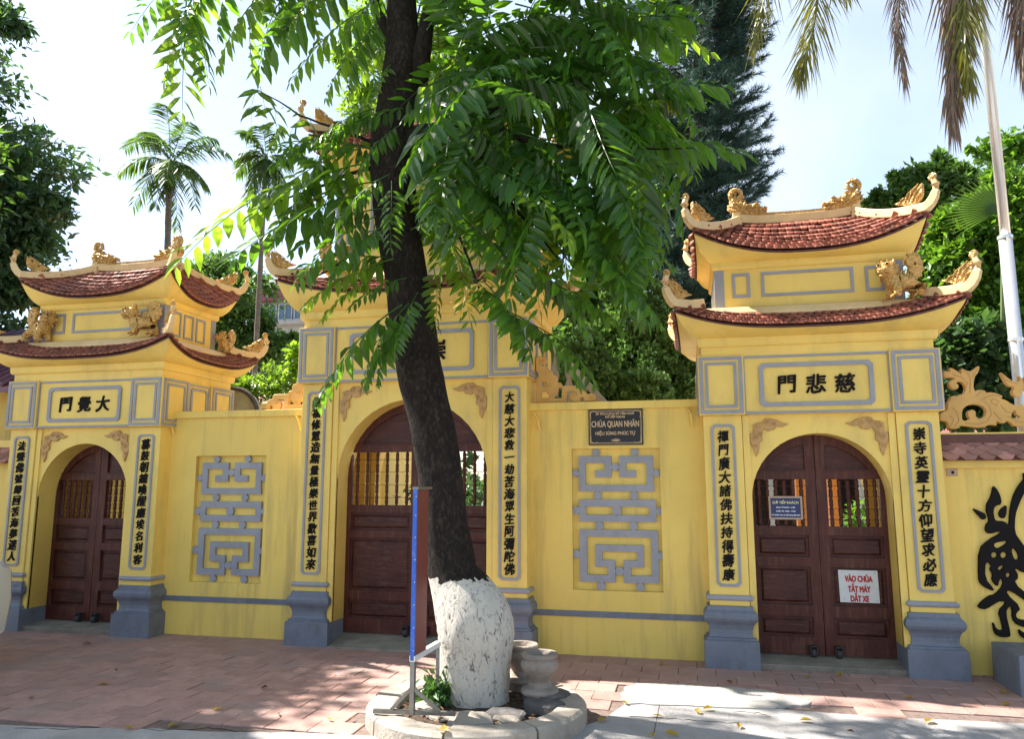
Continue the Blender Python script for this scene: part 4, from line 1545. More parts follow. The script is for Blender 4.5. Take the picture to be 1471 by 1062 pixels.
# left of the left gate: tiled wall end with gold scroll and purple-tiled roof
lw = empty('side_wall', (-8.6, .5, GZ), 'yellow tiled wall disappearing left of the left gate', 'wall')
mb = MB()
mb.box(-10.5, -7.33, .30, .55, -.05, 1.84)
mb.build('wall_face', M['yellow_wall'], lw)
mb = MB()
mb.box(-10.5, -7.33, .28, .57, 2.02, 2.10)
mb.build('coping_cap', M['yellow'], lw)
mb = MB()
mb.loft([[(-10.5, .17, 1.84), (-10.5, .57, 1.84), (-10.5, .30, 2.02)], [(-7.33, .17, 1.84), (-7.33, .57, 1.84), (-7.33, .30, 2.02)]])
mb.build('coping_core', M['tile_deck'], lw)
for j in range(4):
    for i in range(6):
        place('coping_tile', tme, lw, Matrix.Translation((-7.40 - i * .138 - (j % 2) * .069, .155 + j * .030, 1.835 + j * .040)) @ Matrix.Rotation(R(46), 4, 'X'))
SC = [(0, 0), (0, .12), (.03, .2), (.0, .26), (.07, .24), (.12, .30), (.10, .22), (.17, .2), (.2, .13), (.15, .08), (.11, .11), (.13, .15), (.08, .15), (.06, .09), (.12, .04), (.2, .05), (.22, 0)]
me = curve_mesh('gold_scroll', [smooth_loop([(-7.62 + a, 2.10 + b) for a, b in SC], 1)], .05, .006, M['gold'])
o = link_mesh('gold_scroll', me, None, (0, .40, 0))
tag(o, 'gold scroll ornament on the wall top left of the left gate', 'ornament')
pr = empty('side_building', (-9.6, 3.0, GZ), 'building corner with purple tiled roof behind the left gate', 'building')
mb = MB()
mb.box(-13.5, -8.55, 1.6, 4.6, 0, 3.0)
mb.build('wall', M['yellow_wall'], pr)
mb = MB()
A, B, C_, D_ = (-13.9, 1.1, 2.86), (-8.05, 1.1, 2.86), (-8.9, 3.1, 4.1), (-13.0, 3.1, 4.1)
mb.loft([[A, B, C_, D_], [(p[0], p[1], p[2] - .08) for p in (A, B, C_, D_)]])
rf = mb.build('roof', M['purple_tile'], pr)
mbs = MB()
mbs.tube([(0, 0, 0), (0, 1.9, 1.18)], .034, 8)
tube_me = mbs.mesh('roof_rib', M['purple_tile'], smooth='all')
for i in range(24):
    place('roof_rib', tube_me, rf, Matrix.Translation((-8.15 - i * .16, 1.08, 2.88)))

# ------------------------------------------------------------------ golden lions
def skin_mesh(name, pts, edges, rad, m, sub=1):
    me = bpy.data.meshes.new(name)
    me.from_pydata(pts, edges, [])
    o = bpy.data.objects.new(name, me)
    COL.objects.link(o)
    sk = o.modifiers.new('s', 'SKIN')
    for i, r_ in enumerate(rad):
        me.skin_vertices[0].data[i].radius = (r_, r_) if not hasattr(r_, '__len__') else r_
    me.skin_vertices[0].data[0].use_root = True
    sk.use_smooth_shade = True
    ss = o.modifiers.new('u', 'SUBSURF')
    ss.levels = sub
    dg = bpy.context.evaluated_depsgraph_get()
    out = bpy.data.meshes.new_from_object(o.evaluated_get(dg))
    bpy.data.objects.remove(o)
    out.materials.clear()
    out.materials.append(m)
    return out


def ball(mb, c, r, n=8, squash=(1, 1, 1)):
    rings = []
    for j in range(n + 1):
        a = -math.pi / 2 + math.pi * j / n
        rings.append([(c[0] + squash[0] * r * math.cos(a) * math.cos(t) if 0 < j < n else c[0] + 1e-4 * math.cos(t),
                       c[1] + squash[1] * r * math.cos(a) * math.sin(t) if 0 < j < n else c[1] + 1e-4 * math.sin(t),
                       c[2] + squash[2] * r * math.sin(a)) for t in [2 * math.pi * i / 10 for i in range(10)]])
    mb.loft(rings, caps=True)


def lion(loc, rotz, s, headturn, label):
    """body along +x (head end), head turned towards the street"""
    g = empty('lion_statue', loc, label, 'statue', 'golden lions on the lower roofs')
    T = Matrix.Translation(loc) @ Matrix.Rotation(rotz, 4, 'Z') @ Matrix.Scale(s, 4)
    P_ = [(0, 0, .16), (.10, 0, .145), (-.10, 0, .165), (.155, 0, .19), (.19, 0, .245),       # 0..4 spine, neck, head base
          (.11, .05, .11), (.12, .06, .05), (.135, .06, .012), (.11, -.05, .11), (.13, -.06, .05), (.145, -.06, .012),
          (-.11, .05, .11), (-.13, .06, .06), (-.10, .06, .012), (-.12, -.05, .11), (-.15, -.06, .06), (-.12, -.065, .012)]
    E_ = [(0, 1), (0, 2), (1, 3), (3, 4), (1, 5), (5, 6), (6, 7), (1, 8), (8, 9), (9, 10), (2, 11), (11, 12), (12, 13), (2, 14), (14, 15), (15, 16)]
    rad = [.072, .082, .074, .074, .06, .048, .034, .036, .048, .034, .036, .052, .036, .036, .052, .036, .036]
    P_ = [(a * .84, b * 1.15, c) for a, b, c in P_]
    me = skin_mesh('body', P_, E_, rad, M['gold'], 2)
    place('body', me, g, T)
    # head: muzzle, brow, ears in a local frame turned towards the viewer
    H = T @ Matrix.Translation((.165, 0, .275)) @ Matrix.Rotation(headturn, 4, 'Z') @ Matrix.Scale(1.28, 4)
    mb = MB()
    ball(mb, (0, 0, 0), .062, 10, (1, 1.05, .95))
    ball(mb, (.052, 0, -.016), .036, 8, (1, 1.15, .75))
    ball(mb, (.045, 0, -.048), .028, 8, (1, 1.2, .55))
    for e in (-1, 1):
        ball(mb, (.044, .03 * e, .030), .019, 8)
        ball(mb, (-.005, .055 * e, .052), .018, 6, (1, .6, 1.3))
        ball(mb, (.075, .018 * e, -.008), .014, 6)
    hm = mb.mesh('head', M['gold'], smooth='all')
    hd = place('head', hm, g, H)
    for e in (-1, 1):
        mb = MB()
        ball(mb, (.060, .030 * e, .032), .0095, 8)
        me = mb.mesh('eye', M['ink'], smooth='all')
        o = bpy.data.objects.new('eye', me)
        COL.objects.link(o)
        o.parent = hd
    # mane and spine flames
    mb = MB()
    rnd = random.Random(int(loc[0] * 100))
    for k in range(46):
        a = rnd.uniform(0, 2 * math.pi)
        d = Vector((rnd.uniform(-.7, .12), math.cos(a), math.sin(a))).normalized()
        p0 = d * .048
        p1 = d * .085 + Vector((-.012, 0, rnd.uniform(-.02, .02)))
        mb.tube([p0, (p0 + p1) / 2 + Vector((0, 0, .006)), p1], [.015, .011, .002], 5)
    mm = mb.mesh('mane', M['gold'], smooth='all')
    tag(place('mane', mm, g, H), kind='stuff')
    mb = MB()
    for k in range(7):
        x = .13 - k * .04
        mb.tube([(x * .84, 0, .215 + .01 * (k > 3)), (x * .84 - .02, 0, .262 + .01 * (k % 2)), (x * .84 - .035, 0, .282 + .012 * (k % 2))], [.016, .009, .001], 5)
    place('spine_crest', mb.mesh('spine_crest', M['gold'], smooth='all'), g, T)
    TL = [(0, 0), (.03, .03), (.02, .07), (.05, .10), (.03, .13), (.06, .16), (.05, .20), (.015, .22), (.03, .25), (-.01, .235), (-.045, .26), (-.05, .22), (-.08, .225), (-.075, .18), (-.10, .16), (-.08, .12), (-.10, .09), (-.06, .07), (-.06, .03), (-.03, .03)]
    tme_ = curve_mesh('tail', [smooth_loop(TL, 1), circ(-.02, .15, .014, 8)], .045, .010, M['gold'])
    place('tail', tme_, g, T @ Matrix.Translation((-.105, 0, .17)) @ Matrix.Scale(1.1, 4) @ Matrix.Rotation(R(8), 4, 'Y'))
    # claws
    for (x, y) in ((.120, .069), (.128, -.069), (-.078, .069), (-.095, -.075)):
        for e in (-1, 0, 1):
            mb = MB()
            mb.tube([(x + .008, y + e * .016, .028), (x + .035, y + e * .02, .022), (x + .045, y + e * .021, .002)], [.011, .010, .004], 6)
            place('claw', mb.mesh('claw', M['gold'], smooth='all'), g, T)
    return g


lion((-7.15, .10, 3.185), R(-12), .95, R(-62), 'golden lion on the left end of the left gate lower roof')
lion((-5.70, .04, 3.19), R(180 + 28), .88, R(30), 'golden lion beside the front right corner of the left gate roof')
lion((-5.47, 1.22, 3.17), R(-95), .72, R(-20), 'golden lion at the rear right corner of the left gate roof')
lion((1.84, .0, 3.165), R(180 + 14), .92, R(44), 'golden lion on the right end of the right gate lower roof')
lion((-3.53, .06, 3.74), R(-8), .85, R(-50), 'small brown-gold lion on the main gate roof behind leaves')

# ------------------------------------------------------------------ foliage helpers
def compound_leaf(name, npair, m, seed, droop=.16, lw=.066, ll=.2):
    """pinnate leaf of length 1 along +x, z up"""
    r = random.Random(seed)
    mb = MB()

    def rach(t):
        return Vector((t, .03 * math.sin(3 * t + seed), .05 * math.sin(t * 2.4) - droop * t * t))
    mb.tube([rach(i / 7) for i in range(8)], [.0075 - .0055 * i / 7 for i in range(8)], 4)
    for k in range(npair):
        t = .16 + .84 * k / (npair - 1)
        for e in (-1, 1):
            p = rach(min(1, t + (.018 if e > 0 else 0)))
            sc = (.75 + .5 * math.sin(math.pi * min(1, .25 + .75 * t))) * r.uniform(.85, 1.1) * (.8 if t > .95 else 1)
            fwd = .35 + .5 * t + r.gauss(0, .08)
            d = Vector((fwd, e * 1.0, -.55 + r.gauss(0, .22))).normalized()
            if k == npair - 1 and e > 0:
                d = Vector((1, .1, -.4)).normalized()
            nrm = Vector((r.gauss(0, .25), e * .45 + r.gauss(0, .25), 1))
            sd_ = d.cross(nrm).normalized()
            up = sd_.cross(d).normalized()
            L, W = ll * sc, lw * sc / 2
            a = p + d * .012
            pts = [a, a + d * L * .28 + sd_ * W * .85 + up * W * .35, a + d * L * .62 + sd_ * W * .9 + up * W * .3 - Vector((0, 0, .01)), a + d * L - Vector((0, 0, .035 * sc)),
                   a + d * L * .62 - sd_ * W * .9 + up * W * .3 - Vector((0, 0, .01)), a + d * L * .28 - sd_ * W * .85 + up * W * .35, a + d * L * .45 - Vector((0, 0, .004))]
            mb.add(pts, [(0, 1, 6), (1, 2, 6), (2, 3, 6), (3, 4, 6), (4, 5, 6), (5, 0, 6)])
    me = bpy.data.meshes.new(name)
    me.from_pydata(mb.v, [], mb.f)
    me.materials.append(m)
    return me


LEAFS = [compound_leaf('compound_leaf', n_, M['leaf'], i, d_) for i, (n_, d_) in enumerate(((12, .14), (10, .22), (13, .08), (11, .28)))]
LIMES = [compound_leaf('backlit_compound_leaf', n_, M['leaf_lime'], 20 + i, d_) for i, (n_, d_) in enumerate(((11, .14), (10, .24)))]  # lighter copy of the leaf, backlight put into its green
SPRIG = [compound_leaf('leaf_sprig', 3, M['leaf'], 41, .2, .13, .42), compound_leaf('leaf_sprig', 3, M['leaf_lime'], 42, .3, .13, .42)]
YELS = [compound_leaf('yellow_compound_leaf', 4, M['leaf_yellow'], 31, .15, .12, .4)]


def leaf_matrix(b, t, roll):
    b, t = Vector(b), Vector(t)
    x = t - b
    L = x.length
    x.normalize()
    z = Vector((0, 0, 1)) - x * x.z
    if z.length < .15:
        z = Vector((0, 1, 0)) - x * x.y
    z.normalize()
    z = Matrix.Rotation(roll, 3, x) @ z
    y = z.cross(x)
    return Matrix.Translation(b) @ (Matrix((x, y, z)).transposed() @ Matrix.Scale(L, 3)).to_4x4()


def joined(name, items, parent, m):
    """many leaves too small or hidden to pick apart, as one mesh"""
    VV, FF3, base = [], [], 0
    cache = {}
    for me, mt in items:
        if me.name not in cache:
            v = np.empty(len(me.vertices) * 3, dtype=np.float32)
            me.vertices.foreach_get('co', v)
            me.calc_loop_triangles()
            t = np.empty(len(me.loop_triangles) * 3, dtype=np.int32)
            me.loop_triangles.foreach_get('vertices', t)
            cache[me.name] = (v.reshape(-1, 3), t.reshape(-1, 3))
        v, t = cache[me.name]
        A = np.array(mt)
        VV.append(v @ A[:3, :3].T + A[:3, 3])
        FF3.append(t + base)
        base += len(v)
    V = np.concatenate(VV) - np.array(org(parent)) if parent else np.concatenate(VV)
    me = npmesh(name, V, np.concatenate(FF3), m)
    return tag(link_mesh(name, me, parent), kind='stuff')


def leaf_cloud(name, blobs, n, size, m, parent, aspect=2.2, clump=.16, nclump=60, droop=.3, shell=.45, seed=1, flat=1.0):
    """leaves as small folded blades gathered in clumps inside ellipsoid blobs [(centre, (rx, ry, rz)), ...]"""
    g = np.random.default_rng(seed)
    vol = np.array([b[1][0] * b[1][1] * b[1][2] for b in blobs]) ** .67
    vol /= vol.sum()
    C = []
    for b, w in zip(blobs, vol):
        k = max(3, int(nclump * w * len(blobs) ** .0))
        d = g.normal(size=(k, 3))
        d /= np.linalg.norm(d, axis=1)[:, None]
        r = g.uniform(shell, 1, size=(k, 1)) ** .6
        c = np.array(b[0]) + d * r * np.array(b[1])
        kk = int(n * w / k) + 1
        rr = min(np.mean(b[1]), .95)
        p = c[:, None, :] + np.clip(g.normal(size=(k, kk, 3)), -1.7, 1.7) * np.array([1, 1, .75]) * (clump * rr * g.uniform(.6, 1.5, size=(k, 1, 1)))
        C.append((p.reshape(-1, 3), np.repeat(d, kk, axis=0)))
    P_ = np.concatenate([c[0] for c in C])
    Dn = np.concatenate([c[1] for c in C])
    N = len(P_)
    ax = Dn * .6 + g.normal(size=(N, 3)) * .75 + np.array([0, 0, -droop])
    ax /= np.linalg.norm(ax, axis=1)[:, None]
    nr = g.normal(size=(N, 3)) * .8 + np.array([0, 0, 1.0]) * flat
    sd = np.cross(ax, nr)
    sd /= np.linalg.norm(sd, axis=1)[:, None] + 1e-9
    up = np.cross(sd, ax)
    L = size * g.uniform(.6, 1.3, size=(N, 1))
    W = L / aspect / 2
    a = P_
    t = P_ + ax * L
    mL = P_ + ax * L * .45 + sd * W + up * W * .35
    mR = P_ + ax * L * .45 - sd * W + up * W * .35
    V = np.stack([a, mL, t, mR], axis=1).reshape(-1, 3)
    i = np.arange(N) * 4
    F = np.concatenate([np.stack([i, i + 1, i + 2], 1), np.stack([i, i + 2, i + 3], 1)])
    if parent is not None:
        V = V - np.array(org(parent))
    me = npmesh(name, V, F, m)
    return link_mesh(name, me, parent)


def blobs_px(L, Y, depth=.8):
    """(px, py, r_px[, dy, flatten]) outlines seen in the photo, set at distance plane Y with real size"""
    out = []
    for q in L:
        dy = q[3] if len(q) > 3 else 0
        fl = q[4] if len(q) > 4 else 1.0
        c = at(q[0], q[1], Y + dy)
        r_ = (at(q[0] + q[2], q[1], Y + dy) - c).length
        out.append(((c.x, c.y, c.z), (r_, r_ * depth, r_ * fl)))
    return out


# ------------------------------------------------------------------ the street tree
TX, TY = -1.40, -1.45
tree = empty('street_tree', (TX, TY, GZ + .03), 'big leaning tree with white-limed base in a stone ring before the main gate', 'tree')
TP = [(686, 1030, 46), (685, 1008, 46), (683, 980, 48), (683, 950, 50), (685, 915, 54), (680, 890, 53), (672, 868, 48), (660, 845, 41), (651, 828, 35), (647, 800, 33.5), (641, 760, 31.5), (634, 705, 30), (628, 650, 30.5),
      (618, 600, 30), (606, 550, 31), (597, 500, 31), (589, 440, 30), (581, 385, 28.5), (573, 340, 29), (567, 290, 30), (564, 250, 29.5), (563, 210, 28), (568, 160, 26), (575, 110, 25), (578, 60, 22), (577, 10, 20), (574, -60, 18), (565, -160, 16), (560, -280, 13), (570, -420, 8)]


def trunk_pts():
    pts, rad = [], []
    for px, py, hw_ in TP:
        w = at(px, py, TY - .02)
        r_ = (at(px + hw_, py, TY - .02) - w).length
        pts.append(w)
        rad.append(r_)
    # resample
    P2, R2 = [], []
    for i in range(len(pts) - 1):
        k = max(1, int((pts[i + 1] - pts[i]).length / .05))
        for j in range(k):
            t = j / k
            a = pts[max(0, i - 1)]
            b, c = pts[i], pts[i + 1]
            d = pts[min(len(pts) - 1, i + 2)]
            P2.append(.5 * ((2 * b) + (c - a) * t + (2 * a - 5 * b + 4 * c - d) * t * t + (3 * b - a - 3 * c + d) * t ** 3))
            R2.append(rad[i] * (1 - t) + rad[i + 1] * t)
    P2.append(pts[-1])
    R2.append(rad[-1])
    return P2, R2


P2, R2 = trunk_pts()
mb = MB()
rings = []
NR = 44
for k, p in enumerate(P2):
    d = (P2[min(k + 1, len(P2) - 1)] - P2[max(k - 1, 0)]).normalized()
    a = d.cross(Vector((0, 1, 0))).normalized()
    b = d.cross(a)
    ring = []
    low = max(0, min(1, (1.0 - p.z) / .9))
    for i in range(NR):
        t = 2 * math.pi * i / NR
        dr = a * math.cos(t) + b * math.sin(t)
        q = p + dr * R2[k]
        rr = R2[k] * (1 + .05 * noise.noise(q * 4) + (.034 + .085 * low) * noise.noise(Vector((q.x * 13, q.y * 13, q.z * 5))) + (.012 + .03 * low) * noise.noise(q * 30) + low * .018 * math.cos(5 * t + 2 * p.z))
        ring.append(p + dr * rr)
    rings.append(ring)
mb.loft(rings)
tk = mb.build('trunk', M['bark'], tree, smooth='all')


def limb(pxs, m=M['bark'], name='limb', par=None, rough=.08, n=10):
    mb = MB()
    pts = [at(a, b, y) for a, b, y, r_ in pxs]
    P3, R3 = [], []
    for i in range(len(pts) - 1):
        for j in range(4):
            t = j / 4
            P3.append(pts[i].lerp(pts[i + 1], t) + Vector((0, 0, .012 * math.sin(i * 3 + j))))
            R3.append((pxs[i][3] * (1 - t) + pxs[i + 1][3] * t))
    P3.append(pts[-1])
    R3.append(pxs[-1][3])
    mb.tube(P3, R3, n, rough)
    return mb.build(name, m, par or tk, smooth='all')


limb([(585, 205, -1.45, .09), (615, 192, -1.5, .075), (650, 180, -1.55, .07), (690, 162, -1.6, .058), (730, 150, -1.6, .045), (780, 128, -1.55, .035), (850, 105, -1.5, .02), (920, 95, -1.4, .01)])
limb([(600, 120, -1.45, .085), (606, 80, -1.5, .075), (612, 40, -1.5, .065), (625, -20, -1.5, .055), (650, -110, -1.5, .045), (690, -220, -1.5, .03), (740, -330, -1.5, .012)])
limb([(572, 95, -1.45, .07), (556, 40, -1.4, .06), (540, 0, -1.4, .052), (505, -60, -1.35, .045), (455, -110, -1.3, .032), (380, -120, -1.3, .022), (300, -90, -1.3, .012), (240, -50, -1.3, .006)])
limb([(690, 162, -1.6, .03), (735, 195, -1.7, .022), (800, 210, -1.75, .015), (900, 212, -1.8, .008), (1000, 212, -1.8, .004)])
limb([(670, 172, -1.6, .03), (700, 240, -1.7, .018), (740, 300, -1.75, .012), (800, 370, -1.8, .006)])
limb([(650, 185, -1.6, .028), (655, 260, -1.7, .016), (660, 340, -1.75, .011), (690, 420, -1.8, .006)])
limb([(548, 240, -1.5, .02), (500, 250, -1.6, .014), (440, 275, -1.65, .01), (380, 300, -1.7, .005)])
limb([(550, 215, -1.5, .018), (490, 185, -1.55, .012), (430, 165, -1.6, .008), (372, 130, -1.6, .004)])
limb([(560, 330, -1.6, .016), (500, 370, -1.7, .011), (450, 400, -1.7, .006)])
limb([(600, 425, -1.66, .012), (585, 432, -1.8, .009), (572, 440, -1.9, .006)])
limb([(640, -80, -1.5, .04), (760, -90, -1.5, .03), (880, -60, -1.45, .016), (960, -20, -1.4, .008)])

crown = empty('crown', (0, 0, 0))
crown.parent = tree
FR = []        # explicit fronds read off the photo: base px, tip px, distance plane, kind


def fr(bx, by, tx_, ty_, Y=-1.7, dy=-.1, kind=0, roll=None):
    FR.append((bx, by, tx_, ty_, Y, dy, kind, roll))


for a in ((425, 262, 240, 342, -1.7), (545, 262, 392, 292, -1.6), (530, 235, 355, 292, -1.75), (520, 215, 372, 262, -1.6), (548, 275, 330, 318, -1.8), (550, 300, 415, 335, -1.7),
          (566, 372, 432, 424, -1.75), (572, 372, 432, 372, -1.6), (540, 310, 420, 395, -1.9), (578, 438, 434, 542, -1.95), (605, 445, 508, 525, -1.9), (470, 190, 385, 235, -1.6),
          (560, 250, 470, 300, -1.9), (556, 320, 470, 395, -1.9), (585, 400, 500, 425, -1.9), (480, 250, 400, 205, -1.7), (545, 220, 430, 180, -1.7), (560, 260, 560, 345, -2.0), (500, 240, 440, 330, -1.8),
          # upper left
          (300, -60, 178, 22, -1.4), (310, -40, 205, 88, -1.35), (330, -50, 232, 60, -1.3), (262, -20, 276, 132, -1.3), (268, 10, 318, 92, -1.35), (380, -50, 345, 95, -1.3), (400, -30, 300, 78, -1.3),
          (330, -70, 250, 20, -1.3), (430, -40, 362, 88, -1.35), (515, -40, 355, 72, -1.5), (530, 10, 408, 102, -1.5), (540, 40, 458, 128, -1.5), (500, -60, 400, 40, -1.4), (550, 20, 490, 115, -1.6), (470, -60, 430, 40, -1.4),
          (360, -80, 300, 40, -1.3), (420, -80, 390, 55, -1.35), (560, -20, 480, 60, -1.6), (565, 90, 510, 150, -1.6),
          # right sweep
          (860, 200, 1068, 214, -1.8), (760, 205, 905, 222, -1.9), (840, 120, 982, 182, -1.7), (830, 20, 985, 40, -1.6), (850, -20, 985, 62, -1.6), (830, 60, 975, 105, -1.7), (780, 190, 955, 170, -1.8),
          (880, 150, 1010, 128, -1.7), (760, 260, 938, 300, -1.9), (790, 300, 945, 440, -2.0), (820, 340, 958, 444, -2.0), (740, 300, 900, 372, -1.9), (720, 360, 868, 438, -2.0), (690, 400, 770, 505, -2.0),
          (680, 400, 765, 500, -2.05), (760, 465, 865, 528, -1.9), (710, 440, 852, 508, -1.95), (820, 250, 945, 345, -1.9),
          (870, 270, 965, 330, -1.8), (880, 400, 962, 452, -1.9), (780, 400, 900, 470, -1.95), (690, 230, 708, 262, -2.1), (610, 210, 570, 250, -2.1), (590, 330, 660, 300, -2.05), (640, 240, 770, 330, -2.0), (650, 300, 760, 400, -2.0)):
    fr(*a, kind=0)
for a in ((374, 124, 350, 168, -1.6), (374, 124, 388, 168, -1.6), (434, 168, 404, 206, -1.6), (446, 172, 462, 212, -1.6), (432, 165, 412, 150, -1.6), (520, 195, 500, 240, -1.55), (395, 150, 400, 190, -1.6)):
    fr(*a, kind=3)
for a in ((588, 436, 500, 532, -1.9), (592, 446, 536, 546, -1.9), (600, 420, 560, 500, -1.95)):
    fr(*a, kind=0)
for a in ((560, 120, 505, 180, -1.2), (540, 400, 455, 440, -1.6), (600, 280, 640, 360, -1.4), (610, 300, 680, 400, -1.4), (620, 380, 640, 480, -1.5), (620, 240, 600, 330, -1.3), (700, 200, 640, 300, -1.3), (640, 340, 690, 440, -1.4), (450, -20, 370, 60, -1.3), (560, 60, 490, 130, -1.3)):
    fr(*a, kind=1)
for a in ((945, 138, 972, 156, -1.8), (770, 350, 765, 378, -2.1), (700, 385, 692, 420, -2.1), (672, 410, 662, 440, -2.05), (810, 210, 812, 240, -2.1)):
    fr(*a, kind=2)
items = []
for bx_, by_, tx2, ty2, Y, dy, kind, roll in FR:
    b_, t_ = at(bx_, by_, Y), at(tx2, ty2, Y + dy + random.uniform(-.1, .1))
    if kind == 0 and ((tx2 < 520 and ty2 < 160 and random.random() < .55) or (tx2 < 440 and random.random() < .3)):
        kind = 1  # left-hand fronds take the copy with backlight in its colour
    me = random.choice((LEAFS, LIMES, YELS, SPRIG)[kind])
    items.append((me, leaf_matrix(b_, t_, random.uniform(-.35, .35)), True))


def canopy_top(x):
    return -60


rnd = random.Random(11)
POLY_R = [(600, -80), (620, 100), (600, 240), (620, 290), (640, 310), (720, 340), (780, 365), (860, 395), (935, 400), (930, 300), (960, 230), (975, 120), (955, 40), (960, -60), (900, -160), (640, -160)]
cnt = 0
while cnt < 200:
    x, y = rnd.uniform(590, 985), rnd.uniform(-150, 440)
    if not inpoly(x, y, POLY_R):
        continue
    # leaves radiate from the limb system near (680, 130)
    vx, vy = x - 680, y - 120
    l = math.hypot(vx, vy) + 1
    ang = math.atan2(vy / l + .55, vx / l + .25) + rnd.gauss(0, .45)
    ln = rnd.uniform(105, 190)
    Y = rnd.uniform(-2.15, -.9)
    if x > 850 and y > 300:
        ln *= .8
    b_ = at(x - math.cos(ang) * ln * .5, y - math.sin(ang) * ln * .5, Y)
    t_ = at(x + math.cos(ang) * ln * .5, y + math.sin(ang) * ln * .5, Y + rnd.uniform(-.5, .35))
    k = rnd.random()
    me = rnd.choice(LIMES) if k < (.16 if Y > -1.4 else .05) else rnd.choice(LEAFS)
    items.append((me, leaf_matrix(b_, t_, rnd.uniform(-.6, .6)), y > -40))
    cnt += 1
POLY_L = [(560, 150), (470, 175), (410, 240), (400, 290), (470, 330), (560, 340), (575, 300)]
cnt = 0
while cnt < 11:
    x, y = rnd.uniform(380, 575), rnd.uniform(150, 420)
    if not inpoly(x, y, POLY_L):
        continue
    ang = math.pi - rnd.uniform(.1, .9)
    ln = rnd.uniform(90, 150)
    Y = rnd.uniform(-1.9, -1.2)
    items.append((rnd.choice(LEAFS + LIMES[:1]), leaf_matrix(at(x - math.cos(ang) * ln * .5, y - math.sin(ang) * ln * .5, Y), at(x + math.cos(ang) * ln * .5, y + math.sin(ang) * ln * .5, Y - .1), rnd.uniform(-.4, .4)), True))
    cnt += 1
# unseen crown beyond the frame, spread towards the camera to cut sky light
for k in range(400):
    a = rnd.uniform(0, 2 * math.pi)
    r_ = 3.1 * math.sqrt(rnd.random())
    z = rnd.uniform(4.5, 8.2)
    c = Vector((-1.2 + r_ * math.cos(a), -3.0 + .95 * r_ * math.sin(a), z))
    d = Vector((math.cos(a), math.sin(a), rnd.uniform(-.7, .1))).normalized() * rnd.uniform(.5, .85)
    # keep clear of the sky that shows at the upper left
    vx = math.cos(R(YAW)) * (c.x + d.x) + math.sin(R(YAW)) * (c.y + d.y + 6.9)
    vd = -math.sin(R(YAW)) * (c.x + d.x) + math.cos(R(YAW)) * (c.y + d.y + 6.9)
    elev = (z - 1.6) / max(vd, .3)
    if vd > 0 and elev < .74:
        continue
    items.append((rnd.choice(LEAFS), leaf_matrix(c, c + d, rnd.uniform(-.5, .5)), False))
for k in range(70):  # unseen fronds added up high to streak the road with shadow
    c = Vector((-4.7 + rnd.uniform(-2.0, 2.0), rnd.uniform(-1.7, .1), rnd.uniform(7.4, 8.8)))
    vd = -math.sin(R(YAW)) * c.x + math.cos(R(YAW)) * (c.y + 6.9)
    if (c.z - 2.1) / vd < .72:
        continue
    a = rnd.uniform(0, 2 * math.pi)
    items.append((rnd.choice(LEAFS), leaf_matrix(c, c + Vector((math.cos(a), math.sin(a), -.3)) * .7, rnd.uniform(-.5, .5)), False))
shown = [q for q in items if q[2]]
others = [q for q in items if not q[2]]
shown = sorted(shown, key=lambda q: q[1].translation.y)
cut = 296
for me, mt, _ in shown[:cut]:
    place(me.name.split('.')[0], me, crown, mt)
joined('outer_foliage', [(q[0], q[1]) for q in others + shown[cut:]], crown, M['leaf'])

# ------------------------------------------------------------------ background trees
def tree_thing(name, label, base, trunk_pts_, trunk_r, clouds, m, cat='tree', group=None, tm=None):
    t = empty(name, base, label, cat, group)
    if trunk_pts_:
        mb = MB()
        mb.tube(trunk_pts_, trunk_r, 10, .08)
        mb.build('trunk', tm or M['trunk_bg'], t, smooth='all')
    for i, c in enumerate(clouds):
        leaf_cloud('crown', parent=t, m=c.pop('m', m), seed=i * 7 + len(label), **c)
    return t


# large dark tree at the left
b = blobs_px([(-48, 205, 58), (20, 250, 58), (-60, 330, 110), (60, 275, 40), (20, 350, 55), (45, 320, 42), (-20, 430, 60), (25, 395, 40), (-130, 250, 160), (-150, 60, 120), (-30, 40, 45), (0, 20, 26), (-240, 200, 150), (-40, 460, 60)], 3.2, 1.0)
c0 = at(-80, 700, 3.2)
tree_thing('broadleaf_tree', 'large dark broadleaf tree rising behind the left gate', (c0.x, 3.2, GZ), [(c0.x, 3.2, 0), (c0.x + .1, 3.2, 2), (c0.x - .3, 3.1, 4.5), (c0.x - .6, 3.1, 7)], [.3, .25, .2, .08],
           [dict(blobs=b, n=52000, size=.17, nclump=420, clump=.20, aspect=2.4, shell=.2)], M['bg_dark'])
# street tree out of frame on the left whose crown shades the pavement
st = empty('shade_tree', (-11.4, -2.6, GZ), 'leafy street tree standing just past the left edge of the photo', 'tree')
mb = MB()
mb.tube([(-11.4, -2.6, 0), (-11.3, -2.4, 2.2), (-11.0, -1.8, 4.0), (-10.8, -1.0, 6)], [.22, .18, .16, .08], 12, .1)
mb.build('trunk', M['bark'], st, smooth='all')
leaf_cloud('crown', [((-10.0, -.5, 5.6), (1.2, 1.3, 1.0)), ((-11.2, .8, 6.0), (1.6, 1.3, 1.3)), ((-9.3, -1.6, 6.6), (1.3, 1.4, .9)), ((-11.5, -1.6, 5.4), (1.8, 1.6, 1.3)), ((-10.4, -.4, 7.6), (1.5, 1.6, .9)), ((-12.5, .2, 7.4), (1.6, 1.5, 1.1)), ((-9.0, -2.6, 5.3), (1.0, 1.0, .8))], 75000, .19, M['bg_mid'], st, nclump=420, clump=.26, shell=.1, seed=5)

